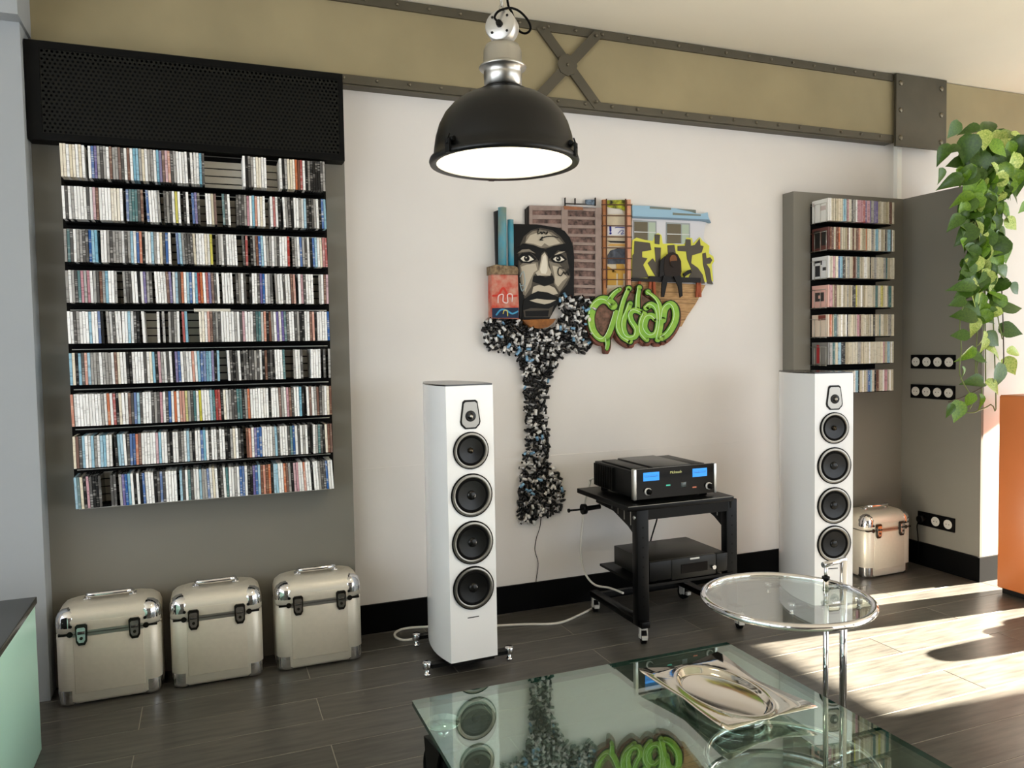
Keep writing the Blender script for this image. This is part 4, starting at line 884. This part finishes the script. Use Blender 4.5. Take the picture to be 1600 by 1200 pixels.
for cx, cy, s_ in ((365, 536, 1.), (648, 540, .85)):
    tone(0, [(cx-85*s_, cy), (cx-50*s_, cy-45*s_), (cx+20*s_, cy-55*s_), (cx+85*s_, cy+5*s_), (cx+30*s_, cy+45*s_), (cx-50*s_, cy+40*s_)])
    tone(4, [(cx-62*s_, cy+2), (cx-35*s_, cy-20*s_), (cx+20*s_, cy-24*s_), (cx+60*s_, cy+10*s_), (cx+15*s_, cy+28*s_), (cx-35*s_, cy+26*s_)])
    tone(0, ell(cx-4, cy, 26*s_, 26*s_)); tone(4, ell(cx-10, cy-6, 6, 6, 8))
tone(2, [(275, 492), (320, 456), (380, 452), (440, 492), (380, 474), (320, 480)]); tone(3, [(605, 508), (650, 478), (706, 472), (660, 494)])
tone(1, [(330, 1000), (400, 980), (560, 985), (600, 960), (570, 1060), (340, 1060)]); tone(0, [(345, 1005), (560, 1000), (550, 1055), (350, 1055)])
for pts in ([(465, 275), (460, 318), (490, 300), (495, 318), (510, 300)], [(515, 300), (530, 318), (548, 296), (540, 318)], [(480, 372), (520, 345), (590, 338), (640, 352)], [(478, 372), (500, 345)], [(478, 372), (505, 372)], [(690, 625), (650, 620), (640, 670), (665, 692), (690, 655)], [(690, 655), (705, 680), (720, 650), (735, 690), (740, 630)]):
    lev[0] += 1; ribbon(fc, A3, pts, 9, YW-.0302-.0002*lev[0], .0004, 0, 3)
for pts in ([(300, 700), (330, 650), (345, 760), (310, 780)], [(300, 760), (320, 830), (350, 780)]):
    lev[0] += 1; ribbon(fc, A3, pts, 7, YW-.0302-.0002*lev[0], .0004, 5, 3)
fc.build('face_painting', [G('faceblack', (12, 11, 10)), G('face_grey_a', (74, 68, 60)), G('face_grey_b', (128, 119, 105)), G('face_grey_c', (186, 175, 156)), G('face_light', (220, 212, 196)), G('scribble', (150, 170, 176))], art, kl)
panel('wooden_bowl', A3, [(325, 1086), (620, 1075), (600, 1110), (550, 1150), (480, 1165), (400, 1150), (350, 1115)], YW-.05, .045, G('bowl', (150, 96, 44), .45, c2=(96, 56, 26), scale=30))
# green lettering
strokes = [([(405, 262), (345, 205), (270, 200), (195, 270), (165, 390), (185, 520), (250, 610), (320, 620), (380, 520), (440, 330)], 92, (1, .5)), ([(335, 620), (345, 680), (338, 735)], 62, (1, .45)), ([(360, 200), (420, 125), (475, 85)], 58, (.9, .7)), ([(575, 75), (520, 200), (485, 330), (455, 480), (500, 590), (590, 650)], 58, (.7, 1)), ([(690, 65), (672, 180), (668, 300)], 54, (.7, 1)),
           ([(720, 340), (640, 310), (590, 350), (605, 430), (660, 520), (640, 600), (560, 600), (520, 520), (520, 420), (560, 320), (590, 240)], 56, None), ([(745, 350), (705, 450), (712, 560), (770, 630)], 54, None), ([(765, 285), (820, 250), (880, 300), (900, 420), (875, 560), (800, 580), (745, 500), (765, 400), (820, 370), (875, 410)], 62, None), ([(785, 115), (880, 195), (920, 300), (925, 450), (890, 630)], 60, (.5, 1)), ([(945, 420), (965, 300), (1030, 245), (1080, 300), (1080, 420), (1010, 550), (935, 610)], 70, None)]
sh = MB()
for pts, wd, tp_ in strokes: ribbon(sh, A5, [(x+(4 if y < 500 else 0), y+(10 if y < 400 else 34)) for x, y in pts], wd+34, YW-.038, .036, 0, 4, tp_)
sh.build('lettering_underlayer', G('brick', (140, 84, 68), .6, c2=(90, 60, 50), scale=30), art, kl)
panel('lettering_backing', A5, [(230, 250), (420, 190), (520, 130), (700, 130), (800, 200), (920, 250), (1080, 290), (1085, 430), (980, 590), (880, 640), (560, 640), (420, 560), (300, 600), (220, 520), (190, 380)], YW-.037, .024, G('umber', (74, 58, 46), .6, c2=(130, 96, 80), scale=40))
ol = MB()
for pts, wd, tp_ in strokes: ribbon(ol, A5, pts, wd+26, YW-.044, .008, 0, 4, tp_)
ol.build('lettering_outline', G('darkgreen', (38, 56, 30)), art, kl)
for i, (pts, wd, tp_) in enumerate(strokes):
    lt = MB(); ribbon(lt, A5, pts, wd, YW-.048-.0003*i, .005, 0, 5, tp_)
    o = lt.build('graffiti_letter', G('leafgreen', (112, 168, 52), .4, c2=(150, 186, 72), scale=22), art, kl)
    hl = MB(); ribbon(hl, A5, [(x-wd*.3, y-6) for x, y in pts], 6, YW-.0486-.0003*i, .0008, 0, 4); hl.build('pale_outline', G('mint', (200, 226, 180)), o, kl)
panel('lettering_eye', A5, ell(148, 412, 14, 24, 12), YW-.053, .004, G('face_light', (220, 212, 196)))
# spray-can roots
poly = [(757, 502), (775, 494), (808, 495), (832, 515), (862, 512), (880, 496), (870, 470), (884, 460), (925, 466), (928, 500), (922, 545), (912, 552), (892, 548), (872, 562), (868, 578), (856, 598), (853, 640), (858, 690), (856, 722), (874, 740), (882, 775), (876, 796), (858, 806), (846, 804), (833, 819), (818, 818), (808, 806), (811, 770), (813, 745), (817, 720), (824, 690), (821, 650), (819, 600), (814, 570), (806, 552), (765, 548), (756, 530)]
def inside(x, y):
    c = False; n = len(poly)
    for i in range(n):
        x1, y1 = poly[i]; x2, y2 = poly[(i+1) % n]
        if (y1 > y) != (y2 > y) and x < (x2-x1)*(y-y1)/(y2-y1)+x1: c = not c
    return c
CANM = [[mat('can_silver', (176, 174, 172), .3, .6), M_BLKM], [mat('can_white', (214, 212, 208), .35), M_BLKM], [mat('can_graphite', (38, 37, 37), .3, .5), M_BLACK], [mat('can_blue', (120, 160, 190), .3, .4), M_BLKM], [mat('can_black', (10, 10, 10), .3, spec=.3), M_BLACK]]
def can_shape(b, M_=None):
    r, L_ = .0068, .030
    t0 = len(b.v)
    b.lathe([(.0004, -L_/2), (r, -L_/2), (r, L_*.22), (r*.7, L_*.32), (r*.62, L_*.32), (r*.62, L_*.5), (.0004, L_*.5)], (0, 0, 0), (1, 0, 0), 8, [1, 0, 0, 1, 1, 1])
    if M_ is not None:
        for i in range(t0, len(b.v)): b.v[i] = M_ @ b.v[i]
canme = []
for mm in CANM:
    b = MB(); can_shape(b); o = b.build('spray_can', mm, art); canme.append(o.data); bpy.data.objects.remove(o)
spots = []
tries = 0
while len(spots) < 700 and tries < 60000:
    tries += 1; x, y = random.uniform(754, 930), random.uniform(458, 822)
    if inside(x, y) and all((x-a)**2+(y-c)**2 > (4.3)**2 for a, c in spots): spots.append((x, y))
random.shuffle(spots)
st = MB()
bk = MB()
for i, (x, y) in enumerate(spots):
    front = i < 290
    p_ = PY(x, y, YW-(random.uniform(.030, .044) if front else random.uniform(.010, .024)))
    rot = Matrix.Rotation(random.uniform(0, 6.28), 4, 'Y') @ Matrix.Rotation(random.uniform(-.5, .5), 4, 'Z')
    sc = random.uniform(.85, 1.3)
    if front:
        kx = random.choices(range(5), (40, 26, 14, 9, 11))[0]; o = link('spray_can', canme[kx], art); o.matrix_local = Matrix.Translation(p_-kl) @ rot @ Matrix.Scale(sc, 4)
    else: can_shape(st, Matrix.Translation(p_) @ rot @ Matrix.Scale(sc, 4))
o = st.build('spray_can_bed', CANM[2], art, kl); o['kind'] = 'stuff'

# ------------------------------------------------------------------ trailing plant on the partition
pc = Vector((4.13, 3.16, zt)); plant = thing('trailing_pothos', 'potted pothos trailing down the end of the grey partition', 'plant', pc)
MB().lathe([(.0005, 0), (.055, 0), (.062, .01), (.085, .12), (.088, .125), (.08, .125), (.07, .10), (.0005, .10)], pc, seg=24).build('pot', mat('pot_dark', (38, 34, 30), .5), plant, pc)
MB().lathe([(.0005, .104), (.04, .106), (.074, .1)], pc, seg=16).build('soil', mat('soil', (40, 30, 22), .9, var=.3, scale=60), plant, pc)
GL = [mat('leaf_deep', (74, 108, 30), .35, c2=(48, 80, 20), scale=14, rnd=.15), mat('leaf_green', (122, 158, 44), .35, c2=(80, 122, 30), scale=14, rnd=.15), mat('leaf_lime', (206, 214, 124), .4, c2=(124, 160, 56), scale=16, rnd=.12)]
for m in GL:
    bs = m.node_tree.nodes['Principled BSDF']; bs.inputs['Transmission Weight'].default_value = 0.
def leaf_mesh(m, fold, droop, wid):
    b = MB(); V = []
    prof = [(t, h_*wid) for t, h_ in [(0, .02), (.04, .20), (.14, .34), (.30, .39), (.48, .34), (.66, .23), (.84, .10), (1.0, .0)]]
    for t, h_ in prof:
        tt = t-.07 if .02 < h_ and t < .1 else t
        zc = -droop*t*t
        V += [(t, 0, zc), (tt if t else -.06, h_, zc+fold*h_), (tt if t else -.06, -h_, zc+fold*h_)]
    fs = []
    for i in range(len(prof)-1):
        a = 3*i; fs += [(a, a+3, a+4, a+1), (a, a+2, a+5, a+3)]
    b.add(V, fs, 0, True)
    o = b.build('leaf', m, plant); me = o.data; bpy.data.objects.remove(o); return me
LM = [[leaf_mesh(m, f_, d_, w_) for f_, d_, w_ in ((.3, .2, 1.), (.6, .35, .9), (.15, .15, 1.), (.5, .5, .8))] for m in GL]
Rv = Vector((math.cos(YAW), -math.sin(YAW), 0)); Fv = Vector((math.sin(YAW), math.cos(YAW), 0)); Uv = Vector((0, 0, 1))
def leaf(px, py, size, ang, shade, Y, tilt=None):
    # ang: degrees in the picture, 0 = tip to the right, 90 = tip down
    c = PY(px, py, Y); dist = (c-CAM).length; L_ = size*dist/FPX
    if c.z-L_*.6 < zt and Y > 2.945: c = PY(px, py, 2.945); dist = (c-CAM).length; L_ = size*dist/FPX     # hangs in front of the partition end
    a = math.radians(ang+random.uniform(-12, 12)); yw = random.uniform(-.5, .5)
    xd = (Rv*math.cos(a) - Uv*math.sin(a) - Fv*yw*.6).normalized()
    nn = (-Fv*random.uniform(.5, 1.) + Uv*random.uniform(.15, .7) + Rv*random.uniform(-.5, .5)); nn = (nn - xd*nn.dot(xd)).normalized(); yd = nn.cross(xd)
    o = link('leaf', random.choice(LM[shade]), plant)
    Mx = Matrix((xd, yd, nn)).transposed().to_4x4()
    o.matrix_local = Matrix.Translation(c - xd*L_*.5 - pc) @ Mx @ Matrix.Scale(L_, 4)
q7 = lambda x, y: (1460+x*.2333, 400+y*.2333)
q6 = lambda x, y: (1460+x*.2167, 160+y*.2167)
for x, y, s_, a, sh_ in ((215, 110, 30, 120, 0), (195, 200, 34, 170, 0), (150, 312, 23, 175, 0), (195, 400, 36, 178, 0), (170, 530, 24, 180, 0), (215, 672, 30, 120, 1), (305, 682, 30, 20, 0), (200, 785, 18, 60, 1), (262, 842, 32, 175, 0), (312, 978, 22, 80, 1), (155, 1045, 32, 110, 1), (470, 118, 30, 20, 0), (545, 225, 22, 30, 0), (400, 248, 30, 20, 1), (425, 306, 36, 10, 0), (522, 345, 32, 5, 0), (380, 385, 26, 170, 2), (520, 500, 32, 10, 0), (396, 565, 30, 25, 0), (412, 645, 28, 30, 2), (550, 640, 26, 5, 2), (512, 742, 28, 60, 2), (432, 808, 36, 100, 0), (400, 880, 26, 45, 2), (300, 320, 28, 100, 1), (330, 600, 22, 95, 2), (270, 480, 26, 95, 2), (235, 970, 22, 100, 1), (105, 1035, 20, 110, 0), (330, 100, 28, 100, 1), (380, 170, 30, 80, 2), (230, 40, 28, 130, 0), (430, 30, 28, 40, 1), (330, 560, 22, 90, 2)):
    leaf(*q7(x, y), s_*.95, a, sh_, random.uniform(2.93, 3.0))
for x, y, s_, a, sh_ in ((395, 150, 34, 285, 0), (60, 380, 30, 140, 0), (240, 345, 40, 100, 0), (360, 275, 28, 100, 2), (115, 572, 32, 165, 0), (45, 535, 22, 80, 0), (250, 470, 34, 120, 0), (610, 370, 44, 110, 0), (470, 335, 30, 30, 1), (615, 250, 22, 15, 2), (390, 600, 34, 100, 1), (270, 660, 40, 95, 1), (225, 750, 34, 130, 0), (515, 800, 36, 40, 1), (560, 880, 24, 30, 2), (570, 640, 40, 55, 0), (350, 830, 40, 95, 0), (220, 965, 36, 130, 0), (440, 530, 34, 60, 2), (320, 1090, 34, 110, 1), (505, 1075, 34, 80, 1), (400, 740, 30, 90, 1), (530, 560, 34, 60, 0), (275, 570, 34, 120, 0), (340, 450, 34, 90, 0), (515, 950, 28, 30, 0), (205, 835, 20, 110, 0), (300, 940, 30, 60, 2), (440, 900, 30, 80, 0), (130, 340, 20, 150, 0), (250, 200, 26, 185, 0), (140, 200, 26, 130, 0), (600, 590, 30, 90, 0), (400, 1000, 26, 80, 1), (640, 760, 18, 120, 1), (390, 350, 30, 80, 1), (150, 440, 24, 160, 0)):
    leaf(*q6(x, y), s_*.95, a, sh_, random.uniform(2.92, 3.12))
for i in range(190):
    if i < 110:
        a = random.uniform(0, 6.28); r = math.sqrt(random.random()); px, py = 1548+48*r*math.cos(a), 262+48*r*math.sin(a); Y = random.uniform(2.98, 3.2)
    else: px, py = random.gauss(1533, 15), random.uniform(305, 500); Y = random.uniform(2.95, 3.02)
    leaf(px, py, random.uniform(22, 34), random.uniform(20, 160), random.choices((0, 1, 2), (55, 32, 13))[0], Y)
MST = mat('vine_stem', (110, 122, 62), .5); MSD = mat('vine_stem_dark', (70, 58, 44), .6)
for pts, m in (([(1545, 262), (1536, 290), (1530, 380), (1532, 450), (1524, 470), (1527, 510), (1524, 580), (1528, 590)], MST), ([(1550, 262), (1558, 310), (1562, 390), (1566, 470), (1568, 540), (1567, 570), (1556, 590), (1540, 602), (1510, 618), (1482, 628)], MSD), ([(1540, 262), (1520, 300), (1516, 400), (1512, 450), (1500, 500), (1502, 545), (1499, 580), (1506, 600), (1520, 625), (1514, 640)], MST), ([(1545, 265), (1540, 320), (1545, 400), (1537, 470), (1536, 540), (1526, 575), (1534, 605), (1530, 640), (1510, 645)], MST), ([(1550, 262), (1548, 330), (1556, 470), (1566, 530)], MST), ([(1550, 262), (1585, 250), (1600, 262)], MST), ([(1540, 262), (1505, 240), (1482, 232)], MSD), ([(1540, 600), (1556, 612), (1548, 632), (1520, 645)], MST)):
    P_ = [PY(x, y, 3.10 if y < 270 else 2.965) for x, y in pts]
    if pts[1][1] > 275: P_.insert(1, PY(pts[0][0], 270, 2.985))      # over the top edge of the partition
    MB().tube(smooth_path(P_, 4), .0032, 6).build('vine', m, plant, pc)

# ------------------------------------------------------------------ low chair by the sunny door, added out of view to shade the sunlit floor
hc = Vector((4.45, 2.05, 0)); ch = thing('shadow_chair', 'low dark leather chair added out of view to cast a floor shadow', 'shadow_chair', hc)
M_LE = mat('dark_leather', (46, 38, 34), .45, var=.1, scale=30)
MB().rbox((4.10, 1.66, .14), (4.82, 2.44, .40), .04, 3).build('seat', M_LE, ch, hc)
MB().rbox((4.06, 2.18, .12), (4.80, 2.32, .60), .05, 3).build('armrest', M_LE, ch, hc)
MB().rbox((4.06, 1.62, .12), (4.80, 1.74, .48), .05, 3).build('armrest', M_LE, ch, hc)
MB().rbox((4.74, 1.66, .14), (4.92, 2.44, .62), .05, 3).build('backrest', M_LE, ch, hc)
for x in (4.14, 4.84):
    for y in (1.70, 2.40): MB().cyl((x, y, 0), (x, y, .15), .016, seg=12).build('leg', M_CHROME, ch, hc)
